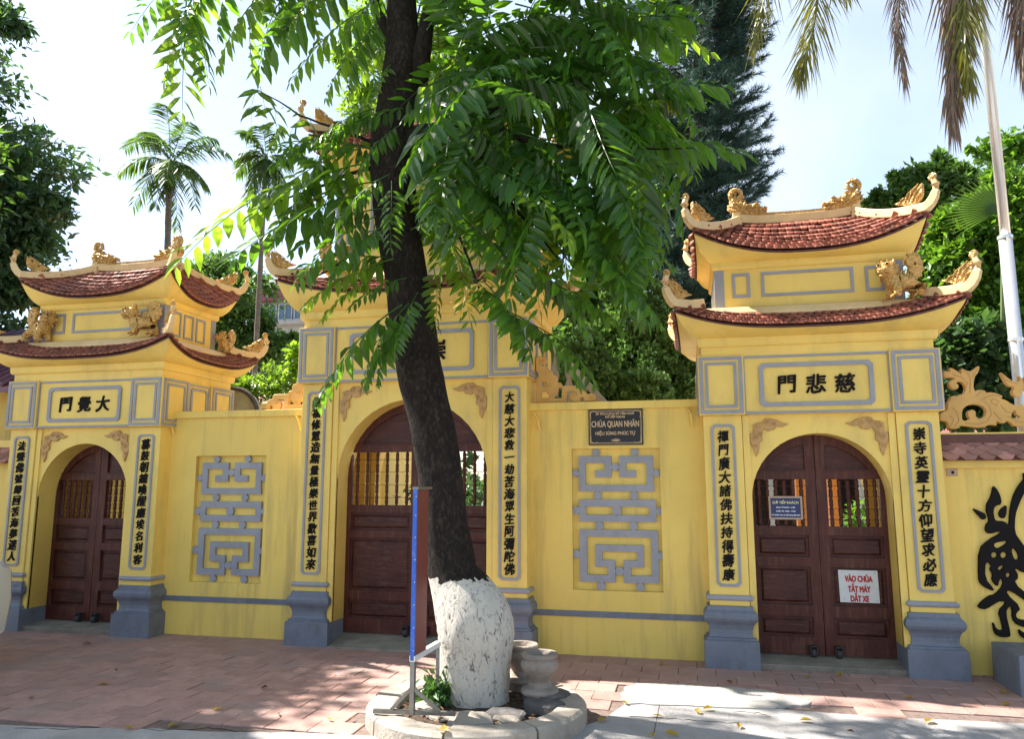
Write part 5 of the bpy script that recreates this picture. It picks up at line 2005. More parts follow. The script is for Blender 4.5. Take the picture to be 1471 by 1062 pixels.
# hazy trees behind the left gate
b = blobs_px([(310, 410, 42), (345, 440, 50), (350, 480, 42), (290, 440, 40), (300, 480, 60), (395, 525, 42), (350, 520, 55), (415, 500, 18), (330, 400, 28)], 12, .7)
tree_thing('broadleaf_tree', 'round bushy tree behind the left gate, in front of the maroon building', tuple(at(340, 690, 12)), [tuple(at(340, 700, 12.)), tuple(at(340, 480, 12.))], [.2, .12],
           [dict(blobs=b, n=26000, size=.16, nclump=330, clump=.17)], M['bg_mid'])

# areca palms
def frond(mb, base, tip, sag, nl, ll, lw, droop, rnd_, side=None):
    base, tip = Vector(base), Vector(tip)
    n = 12
    pts = [base.lerp(tip, i / n) + Vector((0, 0, sag * 4 * (i / n) * (1 - i / n))) for i in range(n + 1)]
    mb.tube(pts, [.012 * (1 - .7 * i / n) * max(1, ll * 1.2) for i in range(n + 1)], 4)
    for k in range(nl):
        t = .12 + .88 * k / nl
        i = min(n - 1, int(t * n))
        p = pts[i].lerp(pts[i + 1], t * n - i)
        d = (pts[i + 1] - pts[i]).normalized()
        s = d.cross(Vector((0, 0, 1)))
        if s.length < .2:
            s = d.cross(side or Vector((0, 1, 0)))
        s.normalize()
        L = ll * (math.sin(math.pi * min(1, .2 + .75 * t)) * .75 + .25) * rnd_.uniform(.8, 1.15)
        for e in (-1, 1):
            q = (s * e + d * .75 + Vector((0, 0, -droop)) + Vector((rnd_.gauss(0, .12), rnd_.gauss(0, .12), rnd_.gauss(0, .12)))).normalized()
            w = q.cross(Vector((rnd_.gauss(0, .4), rnd_.gauss(0, .4), 1))).normalized() * lw
            m1 = p + q * L * .5 + Vector((0, 0, -.06 * L * droop))
            e1 = p + q * L + Vector((0, 0, -.32 * L * (droop + .3)))
            mb.add([p - w * .4, p + w * .4, m1 + w, m1 - w, e1], [(0, 1, 2, 3), (3, 2, 4)])


def raw(mb, name, m, parent):
    me = bpy.data.meshes.new(name)
    o = np.array(org(parent))
    me.from_pydata([tuple(np.array(p) - o) for p in mb.v], [], mb.f)
    me.materials.append(m)
    return link_mesh(name, me, parent)


def palm(label, cx_, cy_, Y, base_px, fronds, trr, group, scale=1.0):
    c = at(cx_, cy_, Y)
    b_ = at(base_px, 700, Y)
    g = empty('palm_tree', (b_.x, Y, GZ), label, 'palm tree', group)
    mb = MB()
    N = 26
    mb.tube([Vector((b_.x, Y, 0)).lerp(c, i / N) for i in range(N + 1)], [trr * (1.15 if i % 2 else 1) * (1 - .2 * i / N) for i in range(N + 1)], 10)
    mb.build('trunk', M['trunk_bg'], g, smooth='all')
    mb = MB()
    mb.tube([c - Vector((0, 0, .05)), c + Vector((0, 0, .25 * scale)), c + Vector((0, 0, .6 * scale))], [trr * 1.05, trr * 1.25, trr * .5], 10)
    mb.build('crownshaft', M['stem'], g, smooth='all')
    r_ = random.Random(cx_)
    top = c + Vector((0, 0, .5 * scale))
    for (tx2, ty2, dy) in fronds:
        mb = MB()
        t_ = at(tx2, ty2, Y + dy)
        frond(mb, top, t_, .22 * (t_ - top).length, 44, .56 * scale, .022 * scale, .5, r_)
        raw(mb, 'palm_frond', M['palm'], g)
    return g, c


g, c = palm('nearer areca palm with full crown above the left gate', 243, 262, 9.0, 236,
            [(168, 250, -.3), (190, 300, .3), (236, 150, .2), (330, 222, 0), (300, 270, .4), (275, 175, -.4), (205, 195, .5), (222, 300, -.6), (282, 300, -.6), (255, 330, .5), (178, 215, .6), (312, 200, .6), (240, 260, -.9), (262, 250, .9)], .085, 'slender areca palms')
mb = MB()
r_ = random.Random(3)
for k in range(60):
    a = r_.uniform(0, 6.28)
    p = c + Vector((math.cos(a) * .12, math.sin(a) * .12, r_.uniform(-.35, .1)))
    mb.tube([c + Vector((0, 0, .1)), p, p + Vector((math.cos(a) * .1, math.sin(a) * .1, -.18))], [.02, .012, .01], 4)
tag(mb.build('fruit_cluster', M['twig'], g), kind='stuff')
palm('farther areca palm with thin tall trunk near the main gate', 381, 252, 10.5, 357,
     [(345, 190, 0), (405, 185, .2), (375, 180, -.3), (338, 250, .3), (352, 290, 0), (420, 235, .3), (370, 300, -.5), (410, 280, .5), (395, 300, 0), (340, 225, -.5)], .075, 'slender areca palms')

# dark needle tree between the main and right gates
def needle_tree():
    Y = 8.5
    g = empty('pine_tree', tuple(at(985, 700, Y)), 'tall dark needle tree behind the gap left of the right gate', 'tree')
    top = at(1008, -60, Y)
    bot = at(985, 700, Y)
    mb = MB()
    mb.tube([bot, bot.lerp(top, .4), bot.lerp(top, .75), top], [.24, .19, .12, .05], 12, .08)
    mb.build('trunk', M['twig'], g, smooth='all')
    r_ = random.Random(5)
    bm_ = MB()
    tw = []
    for k in range(330):
        t = r_.uniform(.22, 1.0)
        p = bot.lerp(top, t)
        a = r_.uniform(0, 6.28)
        env = 1.0 if t < .75 else 1 - (t - .75) * 1.9
        L = r_.uniform(1.0, 1.72) * (.98 if t > .6 else .9) * env * 1.05
        d = Vector((math.cos(a), math.sin(a), r_.uniform(-.28, .05)))
        pts = [p + d * L * s_ + Vector((0, 0, .34 * L * s_ ** 2.3)) for s_ in (0, .3, .6, .85, 1)]
        bm_.tube(pts, [.035, .026, .016, .01, .005], 5)
        for m_ in range(9):
            s_ = .25 + .75 * m_ / 9
            q = p + d * L * s_ + Vector((0, 0, .34 * L * s_ ** 2.3))
            for e in (-1, 1):
                sd_ = Vector((-d.y * e, d.x * e, 0))
                dd = (d * .75 + sd_ * r_.uniform(.2, .9) + Vector((0, 0, r_.uniform(-.1, .5)))).normalized()
                ln = r_.uniform(.22, .5) * (1.15 - .5 * s_)
                tw.append((q, dd, ln))
    tag(bm_.build('branches', M['twig'], g), kind='stuff')
    # needles along every twig
    g2 = np.random.default_rng(4)
    Q = np.array([list(t[0]) for t in tw])
    D = np.array([list(t[1]) for t in tw])
    Ln = np.array([t[2] for t in tw])[:, None]
    K = 52
    s_ = np.tile(np.linspace(.05, 1, K), len(tw))[:, None]
    q = np.repeat(Q, K, 0) + np.repeat(D, K, 0) * np.repeat(Ln, K, 0) * s_
    q[:, 2] += (.18 * np.repeat(Ln, K, 0) * s_ ** 2)[:, 0]
    dn = np.repeat(D, K, 0) * .9 + g2.normal(size=q.shape) * .62 + np.array([0, 0, .12])
    dn /= np.linalg.norm(dn, axis=1)[:, None]
    L = g2.uniform(.10, .20, size=(len(q), 1))
    w = np.cross(dn, g2.normal(size=q.shape))
    w /= np.linalg.norm(w, axis=1)[:, None]
    V = np.stack([q - w * .0065, q + w * .0065, q + dn * L], 1).reshape(-1, 3) - np.array(org(g))
    F = np.arange(len(V)).reshape(-1, 3)
    tag(link_mesh('needles', npmesh('needles', V, F, M['pine']), g), kind='stuff')


needle_tree()

# feathery cypress in front of it
def cypress(label, tips, Y, n, seed):
    base = at(tips[0][0], 700, Y)
    g = empty('cypress_tree', (base.x, Y, GZ), label, 'tree', 'feathery cypresses behind the wall')
    mb = MB()
    mb.tube([(base.x, Y, 0), (base.x, Y, 3.5)], [.12, .05], 8)
    mb.build('trunk', M['trunk_bg'], g)
    leaf_cloud('crown', blobs_px(tips, Y, .8), n, .075, M['thuja'], g, nclump=900, clump=.075, aspect=1.9, droop=-.6, shell=.55, seed=seed, flat=.3)


cypress('dense green cypress behind the wall, left of the right gate', [(905, 470, 45), (900, 420, 36), (895, 370, 26), (925, 530, 60), (885, 545, 55), (950, 480, 42), (960, 560, 55), (860, 500, 38), (985, 540, 30), (890, 330, 16), (940, 430, 28), (970, 510, 30)], 3.6, 60000, 3)
cypress('lower yellow-green cypress beside the main gate stair', [(850, 545, 42), (825, 570, 40), (880, 575, 40), (840, 500, 26), (925, 570, 40)], 2.9, 22000, 9)

# broad leaves above the wall behind the main gate
b = blobs_px([(830, 480, 40), (800, 520, 30), (850, 440, 40), (860, 380, 35), (880, 330, 35), (830, 540, 30), (920, 300, 30)], 5.2, .8)
tree_thing('broadleaf_tree', 'loose leafy tree half hidden behind the street tree and cypress', tuple(at(840, 690, 5.2)), [tuple(at(840, 700, 5.2)), tuple(at(850, 480, 5.2))], [.1, .05],
           [dict(blobs=b, n=9000, size=.17, nclump=160, clump=.2)], M['bg_mid'])

# yellow-green sapling seen left of the trunk
b = blobs_px([(515, 60, 34), (535, 110, 34), (520, 150, 24), (545, 30, 34), (500, 90, 16), (600, 60, 30), (620, 200, 40), (600, 300, 40), (640, 120, 40)], 3.0, .8)
tree_thing('young_tree', 'thin yellow-green tree seen through the leaves left of the trunk', tuple(at(600, 690, 3.0)), [tuple(at(600, 700, 3.)), tuple(at(585, 300, 3.)), tuple(at(540, 40, 3.))], [.07, .05, .015],
           [dict(blobs=b, n=9000, size=.12, nclump=240, clump=.22, aspect=3.2)], M['leaf_lime'])

# right hand trees
b = blobs_px([(1420, 330, 60), (1380, 380, 60), (1450, 420, 60), (1400, 450, 60), (1350, 440, 42), (1460, 300, 50), (1365, 330, 30), (1480, 360, 60), (1530, 380, 80), (1330, 480, 34), (1440, 270, 30), (1340, 390, 30)], 3.6, .7)
tree_thing('leafy_tree', 'lush bright green tree directly behind the right gate roof', tuple(at(1430, 690, 3.6)), [tuple(at(1430, 700, 3.6)), tuple(at(1425, 400, 3.6))], [.12, .06],
           [dict(blobs=b, n=52000, size=.115, nclump=900, clump=.14, aspect=1.9, shell=.5)], M['bg_lush'])
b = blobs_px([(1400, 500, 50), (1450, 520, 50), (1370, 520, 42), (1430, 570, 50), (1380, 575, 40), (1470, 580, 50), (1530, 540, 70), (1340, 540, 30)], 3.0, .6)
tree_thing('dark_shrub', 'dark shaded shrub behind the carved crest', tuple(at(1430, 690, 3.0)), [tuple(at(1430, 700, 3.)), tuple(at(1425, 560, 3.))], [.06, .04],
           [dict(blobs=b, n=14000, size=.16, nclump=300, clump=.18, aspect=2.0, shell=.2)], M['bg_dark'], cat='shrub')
b = blobs_px([(1300, 290, 36), (1340, 262, 34), (1280, 300, 24), (1375, 270, 30), (1320, 300, 40), (1255, 290, 14), (1350, 235, 14), (1390, 245, 14), (1290, 262, 14)], 9.0, .8)
tree_thing('broadleaf_tree', 'olive green tree top between the right gate ridge and the steel pole', tuple(at(1330, 690, 9.)), [tuple(at(1330, 700, 9.)), tuple(at(1330, 300, 9.))], [.15, .08],
           [dict(blobs=b, n=16000, size=.15, nclump=260, clump=.2)], M['bg_mid'])
b = blobs_px([(1440, 215, 24), (1410, 218, 16), (1460, 240, 22), (1395, 210, 8), (1480, 200, 30)], 4.4, .7)
tree_thing('small_leafed_tree', 'round-leafed branch reaching past the steel pole', tuple(at(1480, 690, 4.4)), [tuple(at(1490, 700, 4.4)), tuple(at(1480, 300, 4.4)), tuple(at(1450, 225, 4.4)), tuple(at(1400, 212, 4.4))], [.06, .04, .02, .006],
           [dict(blobs=b, n=900, size=.11, nclump=60, clump=.3, aspect=1.3, shell=.1)], M['bg_lush'])
# fan palm blades beside the pole
fp = empty('fan_palm', tuple(at(1440, 690, 2.8)), 'fan palm with stiff pointed blades beside the steel pole', 'palm tree')
c = at(1438, 300, 2.8)
mb = MB()
mb.tube([at(1440, 700, 2.8), at(1440, 400, 2.9), c], [.03, .02, .015], 6)
mb.build('stalk', M['stem'], fp)
for k in range(24):
    a = R(85 + k * 6.0)
    tip = c + Vector((math.cos(a) * .62, -.1 + .012 * k, math.sin(a) * .42 + .03))
    d = (tip - c)
    w = d.cross(Vector((0, 1, 0))).normalized() * .017
    mb = MB()
    m1 = c.lerp(tip, .55)
    mb.add([c - w * .3, c + w * .3, m1 + w, m1 - w, tip, m1 + Vector((0, .012, 0))], [(0, 1, 2, 5), (0, 5, 3), (5, 2, 4), (3, 5, 4)])
    raw(mb, 'blade', M['palm'], fp)

# ------------------------------------------------------------------ coconut palm fronds hanging in at the upper right
cp_c = at(1330, -330, -.3)
cpb = Vector((4.6, .9, GZ))
cp = empty('coconut_palm', tuple(cpb), 'coconut palm whose drooping and dead fronds hang in at the upper right', 'palm tree')
mb = MB()
N = 30
mb.tube([cpb.lerp(cp_c, i / N) + Vector((.5 * math.sin(math.pi * i / N), 0, 0)) for i in range(N + 1)], [.19 - .07 * i / N + .008 * (i % 2) for i in range(N + 1)], 14)
mb.build('trunk', M['trunk_bg'], cp, smooth='all')
r_ = random.Random(9)
for (pxs, m_, ll, nl, lw, dr) in (
        ([(1330, -330), (1250, -230), (1190, -80), (1168, 40), (1150, 105)], 'palm_old', .60, 66, .0065, 1.0),
        ([(1330, -330), (1220, -260), (1140, -120), (1105, -30), (1085, 60)], 'palm_old', .62, 48, .005, 1.2),
        ([(1330, -330), (1330, -200), (1300, -60), (1290, 40), (1300, 110)], 'palm_dry', .42, 60, .005, 1.8),
        ([(1330, -330), (1370, -200), (1372, -60), (1370, 60), (1368, 165)], 'palm_dry', .62, 130, .009, 2.4),
        ([(1330, -330), (1390, -200), (1392, -60), (1385, 30), (1392, 110)], 'palm_old', .56, 80, .009, 1.5),
        ([(1330, -330), (1440, -220), (1465, -80), (1470, 20), (1475, 90)], 'palm_dry', .62, 110, .008, 2.0),
        ([(1330, -330), (1290, -260), (1230, -160), (1200, -70), (1215, -20)], 'palm_old', .50, 40, .012, 1.2),
        ([(1330, -330), (1450, -300), (1540, -200), (1580, -60), (1590, 60)], 'palm', .6, 46, .016, .9),
        ([(1330, -330), (1250, -380), (1150, -380), (1060, -300), (1010, -200)], 'palm', .6, 46, .016, .8),
        ([(1330, -330), (1400, -420), (1500, -440), (1600, -380), (1680, -260)], 'palm', .6, 46, .016, .8),
        ([(1330, -330), (1310, -420), (1270, -520), (1200, -580), (1120, -560)], 'palm', .6, 46, .016, .8)):
    pts = []
    ctrl = [at(a, b_, -.3 - .16 * i) for i, (a, b_) in enumerate(pxs)]
    n = 24
    for i in range(n + 1):
        t = i / n * (len(ctrl) - 1)
        k = min(len(ctrl) - 2, int(t))
        u = t - k
        a, b1, c1, d1 = ctrl[max(0, k - 1)], ctrl[k], ctrl[k + 1], ctrl[min(len(ctrl) - 1, k + 2)]
        pts.append(.5 * ((2 * b1) + (c1 - a) * u + (2 * a - 5 * b1 + 4 * c1 - d1) * u * u + (3 * b1 - a - 3 * c1 + d1) * u ** 3))
    mb = MB()
    mb.tube(pts, [.022 * (1 - .75 * i / n) for i in range(n + 1)], 5)
    for k in range(nl * 2):
        t = .2 + .8 * k / (nl * 2)
        i = min(n - 1, int(t * n))
        p = pts[i].lerp(pts[i + 1], t * n - i)
        d = (pts[i + 1] - pts[i]).normalized()
        s = d.cross(Vector((.2, 1, .1))).normalized()
        L = ll * (.45 + .55 * math.sin(math.pi * min(1, .25 + .7 * t))) * r_.uniform(.5, 1.2)
        for e in (-1, 1):
            q = (s * e * (1.0 - .85 * t ** 2) + d * (.6 + .9 * t) + Vector((0, 0, -.5 * dr)) + Vector((r_.gauss(0, .2), r_.gauss(0, .28), r_.gauss(0, .16)))).normalized()
            w = q.cross(Vector((r_.gauss(0, .5), 1, r_.gauss(0, .5)))).normalized() * lw
            m1 = p + q * L * .45
            e1 = m1 + (q + Vector((0, 0, -.35 * dr))).normalized() * L * .55
            mb.add([p - w * .4, p + w * .4, m1 + w * .8, m1 - w * .8, e1], [(0, 1, 2, 3), (3, 2, 4)])
    raw(mb, 'dead_frond' if m_ == 'palm_dry' else 'palm_frond', M[m_], cp)

# ------------------------------------------------------------------ stone ring, soil, rubble and pots round the tree
ring = empty('tree_ring', (RING_C[0], RING_C[1], GZ), 'round cracked stone kerb round the foot of the street tree', 'planter')
mb = MB()
mb.lathe(RING_C[0], RING_C[1], [(GZ - .06, .56), (GZ + .035, .56)], 32)
tag(mb.build('soil', M['soil'], ring), kind='stuff')
NB = 8
for k in range(NB):
    a0, a1 = 2 * math.pi * k / NB + .012, 2 * math.pi * (k + 1) / NB - .012
    r1, r0 = .735, .535
    mb = MB()
    n = 8
    dz = random.uniform(-.008, .008)
    mb.loft([[(RING_C[0] + r_ * math.cos(a0 + (a1 - a0) * i / n), RING_C[1] + r_ * math.sin(a0 + (a1 - a0) * i / n), z)
              for r_, z in ((r0, GZ - .04), (r1, GZ - .04), (r1 - .005, GZ + .085 + dz), (r1 - .03, GZ + .105 + dz), (r0 + .02, GZ + .100 + dz), (r0, GZ + .085 + dz))] for i in range(n + 1)])
    mb.build('kerb_block', M['kerb'], ring)


def rock(name, c, s, rz, label, m, tilt=0, seed=0, group='broken slabs inside the tree ring'):
    mb = MB()
    rr = random.Random(seed)
    n = 9
    prof = []
    base = [(math.cos(2 * math.pi * i / n) * rr.uniform(.75, 1.05), math.sin(2 * math.pi * i / n) * rr.uniform(.75, 1.05)) for i in range(n)]
    rings_ = []
    for z, k in ((0, .9), (.15, 1.0), (.8, .97), (1.0, .88)):
        rings_.append([(a * k * s[0] + rr.gauss(0, .006), b * k * s[1] + rr.gauss(0, .006), z * s[2] + rr.gauss(0, .004)) for a, b in base])
    mb.loft(rings_)
    me = mb.mesh(name, m)
    o = link_mesh(name, me, None, c, (tilt, 0, rz))
    b = o.modifiers.new('bevel', 'BEVEL')
    b.width = .005
    return tag(o, label, 'stone', group)


rz0 = GZ + .035
rock('stone_slab', (-1.22, -1.86, rz0), (.17, .085, .035), .2, 'dark flat slab leaning on the front of the limed trunk base', M['stone'], .35, 1)
rock('stone_slab', (-1.19, -1.96, rz0), (.105, .05, .03), -.2, 'small grey slab lowest at the front of the trunk', M['kerb'], .2, 2)
rock('stone_slab', (-1.40, -2.02, rz0), (.17, .13, .04), .5, 'angular brown-grey slab in front of the trunk, left of the small slab', M['kerb'], .12, 3)
rock('stone_slab', (-.98, -1.70, rz0), (.16, .09, .075), .1, 'thick dark slab under the stone pot', M['stone'], 0, 4)
rock('stone_slab', (-1.60, -1.98, rz0), (.12, .07, .03), -.3, 'pale slab beside the stand foot, left of the trunk', M['kerb'], .1, 5)
rock('stone_slab', (-1.78, -1.80, rz0), (.1, .09, .035), .8, 'pale slab under the weeds at the left of the trunk', M['kerb'], .05, 6)
rock('brick_chunk', (-1.08, -2.02, rz0 - .01), (.07, .04, .03), .4, 'broken reddish brick right of the small slab', M['paver'], .1, 7, None)

pot_prof = [(0, .13), (.02, .135), (.05, .125), (.07, .085), (.11, .072), (.15, .085), (.20, .115), (.25, .135), (.29, .13), (.315, .112), (.33, .11), (.335, .128), (.36, .132), (.37, .125), (.37, .10), (.33, .085), (.30, .08)]
for (x, y, z, s, lb) in ((-1.06, -1.50, rz0 + .075, .98, 'worn stone pot with broad rim beside the trunk'), (-1.27, -1.14, GZ + .09, .98, 'second stone pot half hidden behind the trunk')):
    mb = MB()
    mb.lathe(x, y, [(z + a * .72, r_ * s) for a, r_ in pot_prof], 26)
    o = mb.build('stone_pot', M['pot'], smooth=True, origin=(x, y, z))
    tag(o, lb, 'pot', 'stone pots beside the tree')
rock('stone_slab', (-1.0, -1.49, rz0 + .02), (.2, .15, .065), .3, 'rough dark block directly beneath the nearer pot', M['stone'], 0, 8)

wd = empty('weed_plant', (-1.72, -1.62, rz0), 'green leafy weeds growing at the left foot of the trunk', 'plant')
leaf_cloud('foliage', [((-1.71, -1.62, .20), (.12, .10, .11)), ((-1.82, -1.66, .17), (.09, .07, .06))], 330, .075, M['grass'], wd, nclump=22, clump=.4, aspect=1.9, shell=.1, seed=8)
mb = MB()
rr = random.Random(4)
for k in range(9):
    a = rr.uniform(0, 6.28)
    p = Vector((-1.72, -1.62, rz0))
    mb.tube([p, p + Vector((math.cos(a) * .05, math.sin(a) * .04, .1)), p + Vector((math.cos(a) * .1, math.sin(a) * .08, rr.uniform(.15, .3)))], [.004, .003, .002], 4)
tag(mb.build('stems', M['stem'], wd), kind='stuff')
# litter of dry leaves on the soil
g2 = np.random.default_rng(3)
n = 420
a = g2.uniform(0, 2 * np.pi, n)
r_ = .5 * np.sqrt(g2.uniform(.15, 1, n))
P0 = np.stack([RING_C[0] + r_ * np.cos(a), RING_C[1] + r_ * np.sin(a), np.full(n, rz0) + g2.uniform(.002, .02, n)], 1)
th = g2.uniform(0, 2 * np.pi, n)
ax_ = np.stack([np.cos(th), np.sin(th), g2.normal(0, .3, n)], 1)
sd_ = np.stack([-np.sin(th), np.cos(th), g2.normal(0, .3, n)], 1)
L = g2.uniform(.02, .05, (n, 1))
V = np.stack([P0, P0 + ax_ * L * .5 + sd_ * L * .25, P0 + ax_ * L, P0 + ax_ * L * .5 - sd_ * L * .25], 1).reshape(-1, 3)
i_ = np.arange(n) * 4
me = npmesh('leaf_litter', V, np.stack([i_, i_ + 1, i_ + 2, i_ + 3], 1), M['dry_leaf'])
tag(link_mesh('leaf_litter', me), kind='stuff')

# ------------------------------------------------------------------ signboard on its stand
sg = empty('sign_board', (-1.80, -1.78, GZ + .1), 'double sided signboard on a steel stand, its blue edge towards the street', 'sign')
nx, ny_ = -1.745, -2.16
fx, fy = -1.735, -1.68
dirv = Vector((fx - nx, fy - ny_, 0)).normalized()
side = Vector((dirv.y, -dirv.x, 0))


def sbox(mb, s0, s1, w0, w1, z0, z1):
    o_ = Vector((nx, ny_, 0))
    mb.add([tuple(o_ + dirv * s + side * w + Vector((0, 0, z))) for z in (z0, z1) for w in (w0, w1) for s in (s0, s1)],
           [(0, 2, 3, 1), (4, 5, 7, 6), (0, 1, 5, 4), (2, 6, 7, 3), (0, 4, 6, 2), (1, 3, 7, 5)])
    return mb


sbox(MB(), -.004, .20, -.005, .012, .525, 1.565).build('panel', M['rust_board'], sg)
sbox(MB(), -.018, -.003, -.014, .014, .50, 1.572).build('blue_edge', M['blue'], sg, bevel=.002)
sbox(MB(), -.018, .47, -.018, .020, .495, .530).build('bottom_rail', M['white'], sg, bevel=.002)
sbox(MB(), -.018, .245, -.018, .022, 1.567, 1.585).build('top_rail', M['steel'], sg)
sbox(MB(), -.016, .016, -.013, .016, GZ + .105, .497).build('front_post', M['steel'], sg)
sbox(MB(), .455, .475, -.010, .010, GZ + .10, .495).build('rear_post', M['steel'], sg)
mb = MB()
c = Vector((nx, ny_, 0))
A_, B_ = c + Vector((-.25, -.02, GZ + .118)), c + Vector((.27, .04, GZ + .118))
mb.beam([A_, B_], .028, .024)
mb.build('foot_bar', M['steel'], sg)
for e, q in ((-1, A_.lerp(B_, .22)), (1, A_.lerp(B_, .80))):
    mb = MB()
    mb.beam([c + Vector((.006 * e, 0, .335)), q + Vector((0, 0, .012))], .022, .02)
    mb.build('brace', M['steel'], sg)
for s_ in (.56, .70, .84, .98, 1.12, 1.26, 1.40, 1.52):
    mb = MB()
    sbox(mb, -.0205, -.0185, .006, .011, s_, s_ + .006)
    mb.build('rivet', M['white'], sg)

# ------------------------------------------------------------------ steel flag pole behind the right wall
p0, p1 = at(1466, 560, 1.0), at(1424, -40, 1.0)
fp2 = empty('flag_pole', (p0.x, 1.0, GZ), 'tall shiny stainless steel pole at the right edge', 'pole')
xx = p0.x
mb = MB()
mb.tube([(xx, 1.0, 0), (xx, 1.0, 3.95)], .058, 18)
mb.build('lower_tube', M['chrome'], fp2, smooth='all')
mb = MB()
mb.tube([(xx + .004, 1.0, 3.95), (xx + .004, 1.0, 9.5)], .046, 18)
mb.build('upper_tube', M['chrome'], fp2, smooth='all')
for z in (2.95, 3.95):
    mb = MB()
    mb.tube([(xx, 1.0, z - .02), (xx, 1.0, z + .012)], .066, 18)
    mb.build('collar', M['chrome'], fp2, smooth=True)

# ------------------------------------------------------------------ stair balustrade behind the right end of the main gate
bs = empty('stair_railing', (-.9, 2.3, GZ), 'grey stone stair handrail sloping down behind the fretwork', 'railing')
a_, b_ = at(786, 488, 2.3), at(856, 566, 2.3)
mb = MB()
dd = (b_ - a_)
mb.beam([a_ - dd * .9, b_ + dd * .3], .16, .085)
mb.build('handrail', M['concrete'], bs, bevel=.006)
for k in range(7):
    q = a_ + dd * (-.75 + k * .30)
    mb = MB()
    z0 = q.z - .62
    mb.lathe(q.x, 2.3, [(z0, .05), (z0 + .08, .05), (z0 + .14, .028), (z0 + .26, .065), (z0 + .34, .05), (z0 + .42, .03), (z0 + .5, .05), (z0 + .58, .05)], 12)
    mb.build('baluster', M['concrete'], bs, smooth=True)
mb = MB()
w0, w1 = a_ - dd * .95 - Vector((0, 0, .66)), b_ + dd * .3 - Vector((0, 0, .66))
mb.loft([[(w0.x, 2.2, 0), (w1.x, 2.2, 0), (w1.x, 2.2, w1.z), (w0.x, 2.2, w0.z)], [(w0.x, 2.4, 0), (w1.x, 2.4, 0), (w1.x, 2.4, w1.z), (w0.x, 2.4, w0.z)]])
mb.build('stair_wall', M['concrete'], bs)

# ------------------------------------------------------------------ things in the courtyard
hb = empty('courtyard_house', (-8.5, 6.2, GZ), 'yellow courtyard house seen through the bars of the left gate', 'house')
mb = MB()
mb.box(-16, -4.9, 5.0, 7.0, 0, 2.9)
mb.build('wall', M['yellow_wall'], hb)
mb = MB()
mb.loft([[(-16.2, 4.5, 2.85), (-4.7, 4.5, 2.85), (-4.7, 6.0, 3.4), (-16.2, 6.0, 3.4)], [(-16.2, 4.5, 2.80), (-4.7, 4.5, 2.80), (-4.7, 6.0, 3.35), (-16.2, 6.0, 3.35)]])
mb.build('roof', M['dark_red_roof'], hb)
for k in range(6):
    mb = MB()
    x = -15 + k * 1.7
    mb.box(x, x + .9, 4.975, 5.01, 0, 2.2)
    mb.build('door', M['wood'], hb)
for (x, z0, z1, w_, lb) in ((1.25, 0, 2.6, .12, 'orange frame post seen through the right gate window'), (1.62, 0, 2.6, .12, 'second orange frame post, right of the first, through the same window')):
    mb = MB()
    mb.box(x, x + w_, 3.0, 3.12, z0, z1)
    mb.box(x - .05, x + w_ + .05, 2.98, 3.14, z1 - .35, z1 - .22)
    tag(mb.build('frame_post', M['orange'], origin=(x, 3.0, z0)), lb, 'post')
kh = empty('tiled_pavilion', (2.6, 6.5, GZ), 'low tiled pavilion seen through the bars of the right gate', 'pavilion')
mb = MB()
mb.loft([[(.8, 5.0, 2.1), (5.5, 5.0, 2.1), (5.5, 6.6, 3.0), (.8, 6.6, 3.0)], [(.8, 5.0, 2.03), (5.5, 5.0, 2.03), (5.5, 6.6, 2.93), (.8, 6.6, 2.93)]])
mb.build('roof', M['dark_red_roof'], kh)
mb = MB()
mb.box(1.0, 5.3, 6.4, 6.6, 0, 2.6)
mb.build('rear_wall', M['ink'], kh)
for x in (1.1, 2.4, 3.7, 5.0):
    mb = MB()
    mb.box(x, x + .14, 5.15, 5.29, 0, 2.15)
    mb.build('column', M['far_wall'], kh)
for (x, y, z, r0, n_, lb) in ((2.35, 3.6, .8, .5, 1500, 'bright green bush seen through the right leaf bars of the right gate'), (-3.2, 4.2, 1.0, .55, 1500, 'dark bush seen through the main gate bars, right side'), (-3.9, 5.0, 1.2, .5, 1200, 'bush farther back seen between main gate bars')):
    bu = empty('bush', (x, y, GZ), lb, 'bush')
    leaf_cloud('foliage', [((x, y, z), (r0, r0, r0 * 1.3))], n_, .14, M['bg_lush'] if x > 0 else M['bg_dark'], bu, nclump=60, clump=.2, seed=int(n_))

# rounded banded stone screen and potted plants seen over the left wall
sc2 = empty('stone_screen', (-5.3, 2.2, GZ), 'round-topped stone screen peeping over the left wall beside the left gate', 'screen')
cpx = at(338, 600, 2.2)
r0 = (at(374, 600, 2.2) - cpx).length
loop = [(cpx.x + r0 * math.cos(t), cpx.z + 1.05 * r0 * math.sin(t) - .02) for t in [math.pi * i / 20 for i in range(21)]]
loop = [(cpx.x + r0, .07)] + loop + [(cpx.x - r0, .07)]
place('slab', curve_mesh('slab', [loop], .12, .01, M['marble']), sc2, Matrix.Translation((0, 2.2, 0)))
mb = MB()
mb.tube([(a, 2.13, b + .01) for a, b in loop[1:-1]], .03, 8)
mb.build('rim', M['stone'], sc2, smooth='all')
place('character', text_mesh('心', .3, .01, .003, M['ink']), sc2, Matrix.Translation((cpx.x - .05, 2.13, cpx.z - .02)))
bz = empty('bonsai_plant', tuple(at(390, 690, 3.0)), 'speckled yellow-green potted shrub above the left wall, left of the main gate', 'plant')
leaf_cloud('foliage', blobs_px([(385, 552, 26), (410, 558, 22), (365, 562, 20), (345, 565, 18), (420, 545, 12)], 3.0, .8), 3200, .07, M['leaf_lime'], bz, nclump=110, clump=.17, seed=12)
mb = MB()
mb.tube([at(390, 690, 3.0), at(388, 600, 3.0), at(390, 560, 3.0)], [.05, .03, .015], 8)
mb.build('stem', M['twig'], bz)
